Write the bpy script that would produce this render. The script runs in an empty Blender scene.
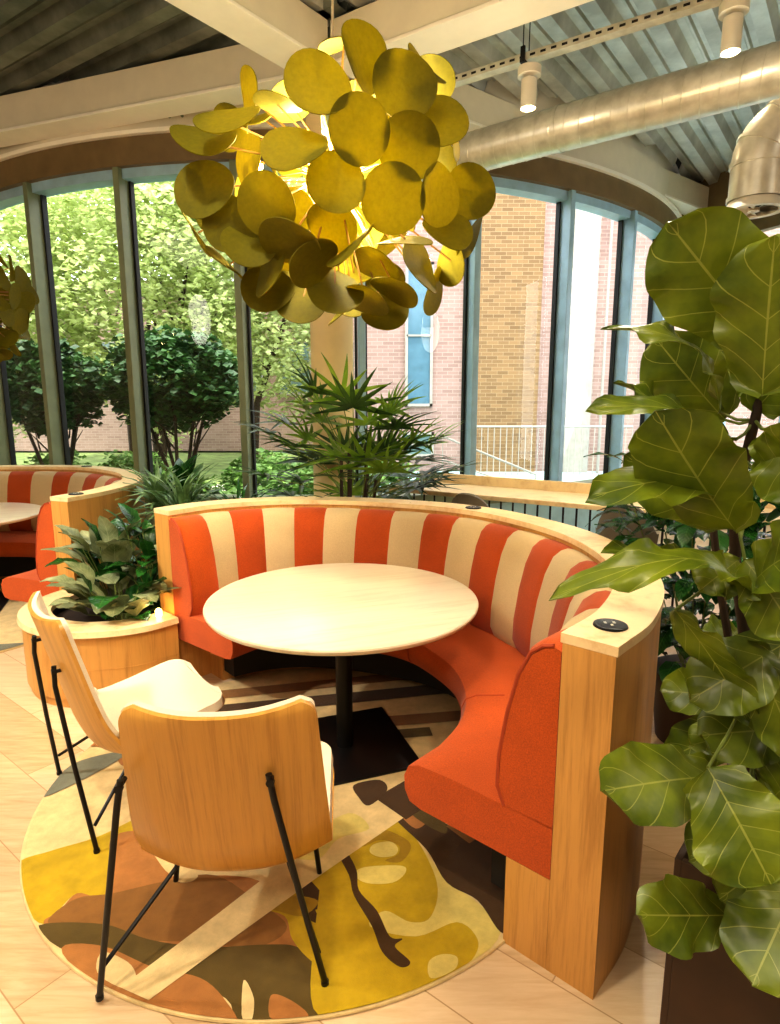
import bpy, bmesh, math, random
from mathutils import Vector, Matrix, noise
random.seed(7)
S = bpy.context.scene
C = S.collection
PI = math.pi
CAMH, F, PITCH = 1.6, 620.0, math.radians(10.2)

def ray(u, v):
    a = (u-390)/F; b = (512-v)/F
    return Vector((a, math.cos(PITCH)+b*math.sin(PITCH), -math.sin(PITCH)+b*math.cos(PITCH)))
def atz(u, v, z):
    r = ray(u, v); t = (z-CAMH)/r.z
    return Vector((r.x*t, r.y*t, z))
def aty(u, v, y):
    r = ray(u, v); t = y/r.y
    return Vector((r.x*t, y, CAMH+r.z*t))

# ---------------------------------------------------------------- materials
def srgb(h):
    h = h.lstrip('#'); c = [int(h[i:i+2], 16)/255 for i in (0, 2, 4)]
    return tuple((x/12.92 if x <= .04045 else ((x+.055)/1.055)**2.4) for x in c)+(1,)
class Mat:
    def __init__(s, name):
        s.m = bpy.data.materials.new(name); s.m.use_nodes = True
        s.nt = s.m.node_tree; s.b = s.nt.nodes['Principled BSDF']; s.out = s.nt.nodes['Material Output']
    def n(s, t, **kw):
        x = s.nt.nodes.new(t)
        for k, v in kw.items():
            if k in x.inputs.keys(): x.inputs[k].default_value = v
            else: setattr(x, k, v)
        return x
    def l(s, a, b): s.nt.links.new(a, b)
    def ramp(s, fac, stops, interp='LINEAR'):
        r = s.n('ShaderNodeValToRGB'); r.color_ramp.interpolation = interp
        e = r.color_ramp.elements
        while len(e) < len(stops): e.new(.5)
        for q, (p, c) in zip(e, stops): q.position = p; q.color = c
        s.l(fac, r.inputs[0]); return r.outputs[0]
    def coord(s, scale=(1,1,1), kind='Object', rot=(0,0,0)):
        t = s.n('ShaderNodeTexCoord'); m = s.n('ShaderNodeMapping')
        m.inputs['Scale'].default_value = scale; m.inputs['Rotation'].default_value = rot
        s.l(t.outputs[kind], m.inputs[0]); return m.outputs[0]
    def noise(s, vec, scale, detail=4, rough=.55, dist=0):
        x = s.n('ShaderNodeTexNoise', Scale=scale, Detail=detail, Roughness=rough, Distortion=dist)
        s.l(vec, x.inputs['Vector']); return x.outputs['Fac']
    def bump(s, h, strength=.3, dist=.01):
        b = s.n('ShaderNodeBump', Strength=strength, Distance=dist)
        s.l(h, b.inputs['Height']); s.l(b.outputs[0], s.b.inputs['Normal'])
    def set(s, **kw):
        for k, v in kw.items(): s.b.inputs[k.replace('_', ' ')].default_value = v
        return s
def plain(name, col, rough=.5, metal=0, var=.12, scale=6, spec=.5, bump=0, **kw):
    m = Mat(name); c = srgb(col)
    d = tuple(x*(1-var) for x in c[:3])+(1,); e = tuple(min(1, x*(1+var)) for x in c[:3])+(1,)
    f = m.noise(m.coord(), scale)
    m.l(m.ramp(f, [(.3, d), (.7, e)]), m.b.inputs['Base Color'])
    m.set(Roughness=rough, Metallic=metal, Specular_IOR_Level=spec, **kw)
    if bump: m.bump(m.noise(m.coord(), 60), bump, .004)
    return m.m
def wood(name, a, b, scale, rough=.4, fine=1.0):
    m = Mat(name); v = m.coord(scale)
    f1 = m.noise(v, 1.0, 5, .6, .6); f2 = m.noise(v, 5.0*fine, 6, .7)
    mx = m.n('ShaderNodeMix', data_type='FLOAT'); mx.inputs[0].default_value = .45
    m.l(f1, mx.inputs[2]); m.l(f2, mx.inputs[3])
    m.l(m.ramp(mx.outputs[0], [(.3, srgb(a)), (.5, srgb(b)), (.7, tuple(min(1, x*1.1) for x in srgb(b)[:3])+(1,))]), m.b.inputs['Base Color'])
    m.set(Roughness=rough); m.bump(f2, .08, .002)
    return m.m
def fabric(name, col, var=.22, rough=.9, sc=260):
    m = Mat(name); c = srgb(col); v = m.coord()
    f = m.noise(v, sc, 2, .6); g = m.noise(v, 5, 3)
    mx = m.n('ShaderNodeMix', data_type='FLOAT'); mx.inputs[0].default_value = .3
    m.l(f, mx.inputs[2]); m.l(g, mx.inputs[3])
    m.l(m.ramp(mx.outputs[0], [(.35, tuple(x*(1-var) for x in c[:3])+(1,)), (.65, tuple(min(1, x*(1+var)) for x in c[:3])+(1,))]), m.b.inputs['Base Color'])
    m.set(Roughness=rough, Specular_IOR_Level=.2, Sheen_Weight=.15); m.bump(f, .35, .003)
    return m.m
def emit(name, col, st):
    m = Mat(name); m.set(Emission_Color=srgb(col), Emission_Strength=st, Base_Color=srgb(col)); return m.m
def leafmat(name, dark, light, vein, rough=.35, trans=.3, veins=7):
    m = Mat(name)
    t = m.n('ShaderNodeTexCoord'); sp = m.n('ShaderNodeSeparateXYZ'); m.l(t.outputs['UV'], sp.inputs[0])
    def ma(op, a, b=None):
        x = m.n('ShaderNodeMath', operation=op)
        for i, q in enumerate((a, b)):
            if q is None: continue
            if isinstance(q, (int, float)): x.inputs[i].default_value = q
            else: m.l(q, x.inputs[i])
        return x.outputs[0]
    av = ma('ABSOLUTE', ma('SUBTRACT', sp.outputs[1], .5))          # 0 at the midrib, .5 at the edge
    fr = ma('FRACT', ma('MULTIPLY', ma('SUBTRACT', sp.outputs[0], ma('MULTIPLY', av, .55)), veins))
    side = ma('LESS_THAN', ma('ABSOLUTE', ma('SUBTRACT', fr, .5)), .02)
    mid = ma('LESS_THAN', av, .011)
    vn = ma('MAXIMUM', side, mid)
    col = m.ramp(m.noise(m.coord(), 9, 4), [(.3, srgb(dark)), (.7, srgb(light))])
    mx = m.n('ShaderNodeMix', data_type='RGBA')
    m.l(ma('MULTIPLY', vn, .5), mx.inputs[0]); m.l(col, mx.inputs[6]); mx.inputs[7].default_value = srgb(vein)
    m.l(mx.outputs[2], m.b.inputs['Base Color'])
    m.set(Roughness=rough, Specular_IOR_Level=.5)
    h = ma('ABSOLUTE', ma('SUBTRACT', fr, .5))
    m.bump(h, .18, .01)
    if trans:
        tr = m.n('ShaderNodeBsdfTranslucent'); m.l(mx.outputs[2], tr.inputs[0])
        mm = m.n('ShaderNodeMixShader'); mm.inputs[0].default_value = trans
        m.l(m.b.outputs[0], mm.inputs[1]); m.l(tr.outputs[0], mm.inputs[2]); m.l(mm.outputs[0], m.out.inputs[0])
    return m.m
def folmat(name, dark, light, trans=.35, scale=3):
    m = Mat(name)
    col = m.ramp(m.noise(m.coord(), scale, 5, .7), [(.3, srgb(dark)), (.68, srgb(light))])
    m.l(col, m.b.inputs['Base Color']); m.set(Roughness=.5)
    tr = m.n('ShaderNodeBsdfTranslucent'); m.l(col, tr.inputs[0])
    mm = m.n('ShaderNodeMixShader'); mm.inputs[0].default_value = trans
    m.l(m.b.outputs[0], mm.inputs[1]); m.l(tr.outputs[0], mm.inputs[2]); m.l(mm.outputs[0], m.out.inputs[0])
    return m.m

M = {}
M['oak'] = wood('oak_vertical', '#a97435', '#cc974f', (22, 22, 1.2))
M['oak_cap'] = wood('oak_cap', '#d6ad74', '#ecd0a0', (6, 6, 6), .35)
M['ply'] = wood('ply_shell', '#b07c34', '#cc9848', (42, 3, 1.3), .35)
M['tabletop'] = wood('pale_tabletop', '#c6b08e', '#d8c8ac', (1.6, 24, 24), .28)
M['counter'] = wood('counter_oak', '#d8b484', '#f0d8ac', (5, 5, 5), .35)
M['orange'] = fabric('orange_fabric', '#b85014')
M['rust'] = fabric('rust_stripe', '#a54513')
M['cream'] = fabric('cream_stripe', '#bfa67c', .1)
M['uphol'] = fabric('chair_cream', '#dccdb4', .06)
M['piping'] = plain('piping', '#a8431a', .8)
M['black'] = plain('black_metal', '#14110f', .4, .3)
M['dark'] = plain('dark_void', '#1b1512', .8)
M['bronze'] = plain('olive_frame', '#7c8466', .4, 0)
M['bronze_d'] = plain('bronze_fascia', '#7a6440', .5, .1)
M['bluefin'] = plain('window_fin_metal', '#a3c4d8', .35, .05)  # sky light reflected by the right-hand frames is put into this blue
M['gasket'] = plain('gasket', '#10110f', .6)
M['steel'] = plain('painted_cream_steel', '#e6dcc6', .5, 0, .04)
M['steel_w'] = plain('painted_white_flange', '#fbf4e6', .5, 0, .03)  # beam steel again, whitened for daylight striking the undersides
M['column'] = plain('cream_column', '#f0d8a0', .5, 0, .04)
M['wall'] = plain('wall_plaster', '#d8c7a8', .8, 0, .03)
M['trunk'] = plain('fig_trunk', '#3a2a1c', .85, bump=.5)
M['stemgreen'] = plain('green_stem', '#6d7a34', .6)
M['soil'] = plain('soil', '#2a1c12', .95, bump=.8)
M['planter_brown'] = plain('brown_planter', '#3d2512', .6, 0, .25)
M['whiteplastic'] = plain('white_plastic', '#ddd6c8', .4, 0, .03)
M['stool'] = plain('grey_stool', '#6f675a', .55)
M['brass_stem'] = plain('brass_stem', '#b78a45', .4, .4)
M['bulb'] = emit('warm_bulb', '#ffe0a0', 60)
M['spotglow'] = emit('spot_glow', '#ffe3a0', 30)
M['uplight'] = emit('planter_light_glow', '#ffd070', 25)

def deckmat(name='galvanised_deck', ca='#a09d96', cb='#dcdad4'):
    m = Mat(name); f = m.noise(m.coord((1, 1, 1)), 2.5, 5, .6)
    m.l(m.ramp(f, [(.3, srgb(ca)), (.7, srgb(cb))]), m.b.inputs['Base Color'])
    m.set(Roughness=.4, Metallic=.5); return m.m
M['deck'] = deckmat(); M['deck_dark'] = deckmat('dark_galvanised_deck', '#5d6058', '#9a9d90')  # one deck metal: lightened for window light at right, darkened at left
def ductmat():
    m = Mat('spiral_duct_metal'); f = m.noise(m.coord(), 9, 3)
    m.l(m.ramp(f, [(.3, srgb('#c4bfb0')), (.7, srgb('#e8e4d8'))]), m.b.inputs['Base Color'])
    m.set(Roughness=.33, Metallic=.45); return m.m
M['duct'] = ductmat()
def discmat():
    m = Mat('mustard_felt'); f = m.noise(m.coord(), 70, 3)
    m.l(m.ramp(f, [(.3, srgb('#5b5604')), (.7, srgb('#736c08'))]), m.b.inputs['Base Color'])
    m.set(Roughness=.7, Specular_IOR_Level=.2)
    tr = m.n('ShaderNodeBsdfTranslucent', Color=srgb('#f2e028'))
    mm = m.n('ShaderNodeMixShader'); mm.inputs[0].default_value = .2
    m.l(m.b.outputs[0], mm.inputs[1]); m.l(tr.outputs[0], mm.inputs[2]); m.l(mm.outputs[0], m.out.inputs[0])
    return m.m
M['disc'] = discmat()
def glassmat():
    m = Mat('window_glass'); m.nt.nodes.remove(m.b)
    t = m.n('ShaderNodeBsdfTransparent', Color=(.96, .97, .97, 1)); g = m.n('ShaderNodeBsdfGlossy', Roughness=.02)
    fr = m.n('ShaderNodeFresnel', IOR=1.45); mm = m.n('ShaderNodeMixShader')
    m.l(fr.outputs[0], mm.inputs[0]); m.l(t.outputs[0], mm.inputs[1]); m.l(g.outputs[0], mm.inputs[2])
    m.l(mm.outputs[0], m.out.inputs[0]); return m.m
M['glass'] = glassmat()
def floormat():
    m = Mat('oak_plank_floor'); v = m.coord((1, 1, 1), rot=(0, 0, math.radians(38)))
    b = m.n('ShaderNodeTexBrick', Scale=1.0); m.l(v, b.inputs['Vector'])
    b.inputs['Brick Width'].default_value = 1.1; b.inputs['Row Height'].default_value = .24
    b.inputs['Mortar Size'].default_value = .002; b.inputs['Bias'].default_value = 0
    b.inputs['Color1'].default_value = (0, 0, 0, 1); b.inputs['Color2'].default_value = (1, 1, 1, 1); b.inputs['Mortar'].default_value = (.5, .5, .5, 1)
    v2 = m.coord((3, 26, 3), rot=(0, 0, math.radians(38)))
    g = m.noise(v2, 1.5, 6, .65, .4)
    add = m.n('ShaderNodeMix', data_type='FLOAT'); add.inputs[0].default_value = .3
    m.l(g, add.inputs[2]); m.l(b.outputs['Color'], add.inputs[3])
    col = m.ramp(add.outputs[0], [(.22, srgb('#ad8c62')), (.5, srgb('#cdb088')), (.8, srgb('#dec6a2'))])
    mx = m.n('ShaderNodeMix', data_type='RGBA'); m.l(b.outputs['Fac'], mx.inputs[0]); m.l(col, mx.inputs[6]); mx.inputs[7].default_value = srgb('#a8875e')
    m.l(mx.outputs[2], m.b.inputs['Base Color'])
    m.set(Roughness=.3); m.bump(g, .1, .003); return m.m
M['floor'] = floormat()
def brickmat(name, a, b, mort, sc=1.0):
    m = Mat(name); t = m.n('ShaderNodeTexCoord'); sp = m.n('ShaderNodeSeparateXYZ'); m.l(t.outputs['Object'], sp.inputs[0])
    ad = m.n('ShaderNodeMath', operation='ADD'); m.l(sp.outputs[0], ad.inputs[0]); m.l(sp.outputs[1], ad.inputs[1])
    cb = m.n('ShaderNodeCombineXYZ'); m.l(ad.outputs[0], cb.inputs[0]); m.l(sp.outputs[2], cb.inputs[1])
    br = m.n('ShaderNodeTexBrick', Scale=sc); m.l(cb.outputs[0], br.inputs['Vector'])
    br.inputs['Brick Width'].default_value = .24; br.inputs['Row Height'].default_value = .08; br.inputs['Mortar Size'].default_value = .006
    br.inputs['Color1'].default_value = srgb(a); br.inputs['Color2'].default_value = srgb(b); br.inputs['Mortar'].default_value = srgb(mort)
    m.l(br.outputs[0], m.b.inputs['Base Color']); m.set(Roughness=.9); return m.m
M['brick'] = brickmat('pinkish_brick', '#957a70', '#a88c82', '#b4a096')
M['brick_tan'] = brickmat('tan_brick', '#7a5f40', '#947550', '#a08a68')
M['stone'] = plain('pale_stone', '#a8a298', .8)
M['aqua'] = plain('pale_paving', '#9dbcbc', .7)
M['ground'] = plain('garden_ground', '#7d8f52', .95, 0, .4, 3)
M['paving'] = plain('courtyard_paving', '#cfc8b6', .9, 0, .1)
M['bluewin'] = plain('blue_window_glass', '#5b7f90', .15)
M['darkwin'] = plain('grey_window_glass', '#6f8784', .15)
M['ygreen'] = folmat('bright_foliage', '#a3b862', '#eef2c0', .5)
M['dgreen'] = folmat('dark_foliage', '#1f4023', '#4f7a38', .2)
M['mgreen'] = folmat('mid_foliage', '#3c6a2c', '#8fb35a', .3)
M['fig'] = leafmat('fig_leaf', '#3f5410', '#7f8c1c', '#b3b658', .36, .25, 5)
M['agla'] = leafmat('aglaonema_leaf', '#4a5c2a', '#b4b98c', '#d8d8b0', .4, .15, 9)
M['rubber'] = leafmat('glossy_leaf', '#0f3012', '#2f6a24', '#5d9040', .25, .15, 8)
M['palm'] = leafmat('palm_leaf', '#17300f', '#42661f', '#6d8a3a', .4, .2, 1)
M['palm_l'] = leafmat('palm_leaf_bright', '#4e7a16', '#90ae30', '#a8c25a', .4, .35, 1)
M['yucca'] = leafmat('spiky_leaf', '#2c5a2a', '#8fae70', '#a9c08a', .4, .2, 1)

# ---------------------------------------------------------------- mesh helpers
def obj(name, bm, mats, parent=None, smooth=True, loc=None):
    me = bpy.data.meshes.new(name)
    if isinstance(bm, tuple): me.from_pydata(bm[0], [], bm[1])
    else: bm.to_mesh(me); bm.free()
    for k in (mats if isinstance(mats, list) else [mats]): me.materials.append(k)
    if smooth:
        for p in me.polygons: p.use_smooth = True
        try: me.set_sharp_from_angle(angle=math.radians(40))
        except Exception: pass
    o = bpy.data.objects.new(name, me); C.objects.link(o)
    if parent: o.parent = parent
    if loc is not None: o.location = loc
    return o
def tag(o, label=None, cat=None, group=None, kind=None):
    if label: o['label'] = label
    if cat: o['category'] = cat
    if group: o['group'] = group
    if kind: o['kind'] = kind
    return o
def thing(name, label, cat, loc=(0, 0, 0), rz=0, group=None):
    o = bpy.data.objects.new(name, None); C.objects.link(o)
    o.location = loc; o.rotation_euler = (0, 0, rz); o.empty_display_size = .1
    return tag(o, label, cat, group)
def struct(name, bm, m, smooth=False):
    return tag(obj(name, bm, m, None, smooth), kind='structure')
def copy_tree(o, parent=None):
    c = o.copy(); C.objects.link(c)
    if parent: c.parent = parent
    for ch in list(o.children): copy_tree(ch, c)
    return c
def B(): return bmesh.new()
def box(bm, c, s, rot=None, bev=0, seg=2, mat=0):
    M4 = Matrix.Translation(Vector(c)) @ (rot.to_4x4() if rot else Matrix.Identity(4)) @ Matrix.Diagonal((*s, 1))
    t = bmesh.new(); bmesh.ops.create_cube(t, size=1, matrix=M4)
    if bev: bmesh.ops.bevel(t, geom=t.edges[:], offset=bev, segments=seg, affect='EDGES', profile=.5)
    join(bm, t, mat)
def join(bm, t, mat=0):
    mp = {v: bm.verts.new(v.co) for v in t.verts}
    for f in t.faces:
        try: nf = bm.faces.new([mp[v] for v in f.verts]); nf.material_index = mat; 
        except ValueError: pass
    t.free()
def cyl(bm, a, b, r, r2=None, n=20, caps=True, mat=0):
    a = Vector(a); b = Vector(b); d = b-a
    q = d.to_track_quat('Z', 'Y').to_matrix()
    r2 = r if r2 is None else r2
    A = [bm.verts.new(a+q@Vector((r*math.cos(2*PI*i/n), r*math.sin(2*PI*i/n), 0))) for i in range(n)]
    D = [bm.verts.new(b+q@Vector((r2*math.cos(2*PI*i/n), r2*math.sin(2*PI*i/n), 0))) for i in range(n)]
    for i in range(n): bm.faces.new((A[i], A[(i+1) % n], D[(i+1) % n], D[i])).material_index = mat
    if caps: bm.faces.new(A[::-1]).material_index = mat; bm.faces.new(D).material_index = mat
def tube(bm, pts, r, n=8, caps=True, mat=0):
    pts = [Vector(p) for p in pts]; rs = r if isinstance(r, (list, tuple)) else [r]*len(pts)
    rings = []; up = None
    for i, p in enumerate(pts):
        d = (pts[min(i+1, len(pts)-1)]-pts[max(i-1, 0)]).normalized()
        if up is None: up = d.orthogonal().normalized()
        up = (up-d*up.dot(d)).normalized(); s = d.cross(up)
        rings.append([bm.verts.new(p+(up*math.cos(2*PI*k/n)+s*math.sin(2*PI*k/n))*rs[i]) for k in range(n)])
    for a, b in zip(rings, rings[1:]):
        for k in range(n): bm.faces.new((a[k], a[(k+1) % n], b[(k+1) % n], b[k])).material_index = mat
    if caps: bm.faces.new(rings[0][::-1]).material_index = mat; bm.faces.new(rings[-1]).material_index = mat
def lathe(bm, prof, c=(0, 0, 0), n=48, mat=0):
    c = Vector(c); rings = []
    for r, z in prof:
        rings.append([bm.verts.new(c+Vector((max(r, 1e-4)*math.cos(2*PI*k/n), max(r, 1e-4)*math.sin(2*PI*k/n), z))) for k in range(n)])
    for a, b in zip(rings, rings[1:]):
        for k in range(n): bm.faces.new((a[k], a[(k+1) % n], b[(k+1) % n], b[k])).material_index = mat
def spline(pts, n):
    P = [Vector(p) for p in pts]; P = [2*P[0]-P[1]]+P+[2*P[-1]-P[-2]]
    out = []
    for i in range(1, len(P)-2):
        for k in range(20):
            t = k/20; a, b, c, d = P[i-1:i+3]
            out.append(.5*((2*b)+(c-a)*t+(2*a-5*b+4*c-d)*t*t+(3*b-a-3*c+d)*t**3))
    out.append(P[-2])
    L = [0]
    for a, b in zip(out, out[1:]): L.append(L[-1]+(b-a).length)
    res = []; j = 0
    for k in range(n+1):
        s = L[-1]*k/n
        while j < len(L)-2 and L[j+1] < s: j += 1
        t = (s-L[j])/max(1e-9, L[j+1]-L[j]); res.append(out[j].lerp(out[j+1], min(1, max(0, t))))
    return res
def sweep(path, norms, prof, i0, i1, caps=True):
    """closed profile [(inward offset, z)] carried along path[i0..i1]"""
    bm = B(); rings = []
    for i in range(i0, i1+1):
        rings.append([bm.verts.new((path[i].x+norms[i].x*d, path[i].y+norms[i].y*d, z)) for d, z in prof])
    n = len(prof)
    for a, b in zip(rings, rings[1:]):
        for k in range(n): bm.faces.new((a[k], a[(k+1) % n], b[(k+1) % n], b[k]))
    if caps: bm.faces.new(rings[0][::-1]); bm.faces.new(rings[-1])
    bmesh.ops.recalc_face_normals(bm, faces=bm.faces[:])
    return bm

# ---------------------------------------------------------------- booth
T0 = Vector((-.21, 2.66, 0))
OUT = [(.55,1.42),(.72,1.62),(.88,1.93),(.955,2.28),(.935,2.65),(.83,2.98),(.62,3.33),(.36,3.56),(.06,3.70),(-.25,3.79),(-.56,3.815),(-.86,3.75),(-1.13,3.60),(-1.31,3.39)]
NS = 168
PATH = [p-T0 for p in spline([(x, y, 0) for x, y in OUT], NS)]
NORM = []
for i in range(NS+1):
    t = (PATH[min(i+1, NS)]-PATH[max(i-1, 0)]).normalized(); NORM.append(Vector((-t.y, t.x, 0)))
NSTR = 19
def pad_profile(top=.97):
    return [(.142,.445),(.30,.448),(.325,.50),(.322,.60),(.30,.74),(.27,.86),(.235,.935),(.20,top-.008),(.17,top),(.142,top-.005)]
def make_booth(label):
    r = thing('curved_booth', label, 'booth bench', T0)
    obj('outer_shell', sweep(PATH, NORM, [(0,0),(.14,0),(.14,.985),(0,.985)], 0, NS), M['oak'], r)
    obj('top_cap', sweep(PATH, NORM, [(-.004,.986),(.146,.986),(.146,1.012),(-.004,1.012)], 0, NS), M['oak_cap'], r)
    obj('plinth', sweep(PATH, NORM, [(.141,0),(.28,0),(.28,.288),(.141,.288)], 0, NS-9), M['oak'], r)
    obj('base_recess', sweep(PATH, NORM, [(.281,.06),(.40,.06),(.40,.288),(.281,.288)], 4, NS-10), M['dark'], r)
    seatprof = [(.142,.29),(.60,.29),(.645,.30),(.665,.335),(.668,.385),(.65,.425),(.61,.443),(.5,.45),(.142,.45)]
    bounds = [0, int(NS*.22), int(NS*.5), int(NS*.78), NS]
    for a, b in zip(bounds, bounds[1:]):
        bm = sweep(PATH, NORM, seatprof, a, b)
        obj('seat_cushion', bm, M['orange'], r)
    for a in bounds[1:-1]:
        sm = B(); tube(sm, [PATH[a]+NORM[a]*d+Vector((0,0,z)) for d, z in seatprof[2:8]], .004, 6); obj('seat_seam', sm, M['piping'], r)
    e = 7                                                            # end pads are one wider orange piece
    cuts = [0, e]+[e+round((NS-2*e)*k/(NSTR-2)) for k in range(1, NSTR-1)]+[NS]
    for k, (a, b) in enumerate(zip(cuts, cuts[1:])):
        pr = pad_profile()
        bm = B(); rings = []
        cx = sum(d for d, z in pr)/len(pr); cz = sum(z for d, z in pr)/len(pr)
        idx = list(range(a, b+1)); m = len(idx)-1
        for j, i in enumerate(idx):                                  # slightly puffed between the seams
            u = j/m; puff = .010*math.sin(PI*u)**.5
            if (k == 0 and j == 0) or (k == NSTR-1 and j == m): puff = -.012
            rings.append([bm.verts.new((PATH[i].x+NORM[i].x*(d+(puff if d > .15 else 0)), PATH[i].y+NORM[i].y*(d+(puff if d > .15 else 0)), z+(puff*.4 if z > .9 else 0))) for d, z in pr])
        n = len(pr)
        for p, q in zip(rings, rings[1:]):
            for c in range(n): bm.faces.new((p[c], p[(c+1) % n], q[(c+1) % n], q[c]))
        bm.faces.new(rings[0][::-1]); bm.faces.new(rings[-1])
        bmesh.ops.recalc_face_normals(bm, faces=bm.faces[:])
        o = obj('back_panel', bm, M['rust'] if k % 2 == 0 else M['cream'], r)
        if k in (0, NSTR-1): o.data.materials[0] = M['orange']
        o['label'] = 'orange stripe' if k % 2 == 0 else 'cream stripe'
    for i, s in ((0, 1), (NS, -1)):                                   # piping round each end pad
        t = Vector((NORM[i].y, -NORM[i].x, 0))*(-s)*-.002
        sm = B(); tube(sm, [PATH[i]+NORM[i]*(d-.006)+t+Vector((0,0,z)) for d, z in pad_profile()[1:9]], .006, 6); obj('piping', sm, M['piping'], r)
    for oi in (5, 88): outlet(r, PATH[oi]+NORM[oi]*.072)
    return r
def outlet(r, c):
    # power outlet let into the cap near the right hand end
    bm = B()
    lathe(bm, [(0,1.018),(.030,1.018),(.036,1.020),(.043,1.018),(.045,1.0125)], c, 32)
    o = obj('power_outlet', bm, M['black'], r)
    bm = B()
    for dx, dy in ((-.012,.006),(.012,.006),(0,-.012)): box(bm, c+Vector((dx,dy,1.0195)), (.006,.010,.002))
    obj('socket_slot', bm, M['whiteplastic'], o, False)
booth = make_booth('curved orange and cream striped booth bench around the near round table')
booth2 = copy_tree(booth)
booth2.location = (-3.12, 4.665, 0); booth2.rotation_euler = (0, 0, math.radians(20))
booth2['label'] = 'farther striped booth bench at the left edge, beyond the leafy wooden planter'

# ---------------------------------------------------------------- tables
def make_table(label, loc, rz):
    r = thing('pedestal_table', label, 'table', loc, rz)
    bm = B(); lathe(bm, [(0,.695),(.57,.695),(.592,.700),(.598,.708),(.600,.716),(.597,.722),(.59,.724),(0,.724)], n=96)
    obj('tabletop', bm, M['tabletop'], r)
    bm = B(); lathe(bm, [(0,.011),(.038,.011),(.038,.66),(.16,.672),(.17,.694),(0,.694)], n=32); obj('pedestal', bm, M['black'], r)
    bm = B(); box(bm, (0,0,.006), (.56,.56,.012), bev=.004); obj('base_plate', bm, M['black'], r)
    return r
table = make_table('large round pale-topped pedestal table inside the near striped booth', (-.21, 2.655, .012), math.radians(20))
table2 = copy_tree(table); table2.location = (-3.33, 4.68, .012)
table2['label'] = 'round pale table cut off by the left edge of the photo, in the far booth'

# ---------------------------------------------------------------- rug
RC = Vector((-.345, 2.43, 0)); RR = 1.08
def rug_mats():
    out = []
    for nm, c in (('sand','#d9bf88'),('yellow','#b89a18'),('terracotta','#a8713a'),('olive','#5f4c20'),('brown','#4a3216'),('pale','#d2bd6a'),('mustard','#a07f1a'),('tan','#8a5f2c'),('grey','#7a7a66')):
        m = Mat('rug_'+nm); cc = srgb(c); f = m.noise(m.coord(), 14, 5, .7); g = m.noise(m.coord(), 400, 2)
        m.l(m.ramp(f, [(.3, tuple(x*.82 for x in cc[:3])+(1,)), (.7, tuple(min(1, x*1.12) for x in cc[:3])+(1,))]), m.b.inputs['Base Color'])
        m.set(Roughness=.95, Specular_IOR_Level=.1, Sheen_Weight=.2); m.bump(g, .5, .004); out.append(m.m)
    return out
RM = rug_mats(); RI = dict(sand=0, yellow=1, terracotta=2, olive=3, brown=4, pale=5, mustard=6, tan=7, grey=8)
def rug_shape(bm, pts, mi, z, smooth=True):
    """a piece of coloured pile: smooth closed outline, clipped to the round rug"""
    P = [Vector((p[0], p[1], 0)) for p in pts]; n = len(P); out = []
    if smooth:
        for i in range(n):
            a, b, c, d = P[i-1], P[i], P[(i+1) % n], P[(i+2) % n]
            for k in range(5):
                t = k/5; out.append(.5*((2*b)+(c-a)*t+(2*a-5*b+4*c-d)*t*t+(3*b-a-3*c+d)*t**3))
    else: 
        for i in range(n):
            for k in range(12): out.append(P[i].lerp(P[(i+1) % n], k/12))
    vs = []
    for p in out:
        d = p-RC
        if d.length > RR-.006: p = RC+d.normalized()*(RR-.006)
        q = p-RC
        if vs and (vs[-1].co-Vector((q.x, q.y, z))).length < 1e-4: continue
        vs.append(bm.verts.new((q.x, q.y, z)))
    es = [bm.edges.new((vs[i], vs[(i+1) % len(vs)])) for i in range(len(vs))]
    r = bmesh.ops.triangle_fill(bm, edges=es, use_beauty=True, use_dissolve=False)
    for g in r['geom']:
        if isinstance(g, bmesh.types.BMFace):
            g.material_index = mi
            if g.normal.z < 0: g.normal_flip()
def Q(lst, ox=0, oy=660, s=1.95): return [tuple(atz(ox+x/s, oy+y/s, .012).xy) for x, y in lst]
rb = B(); lathe(rb, [(RR-.03,0),(RR-.004,0),(RR,.004),(RR-.002,.0095),(RR-.012,.012),(0,.012)], n=128)
for f in rb.faces: f.material_index = 0
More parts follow.
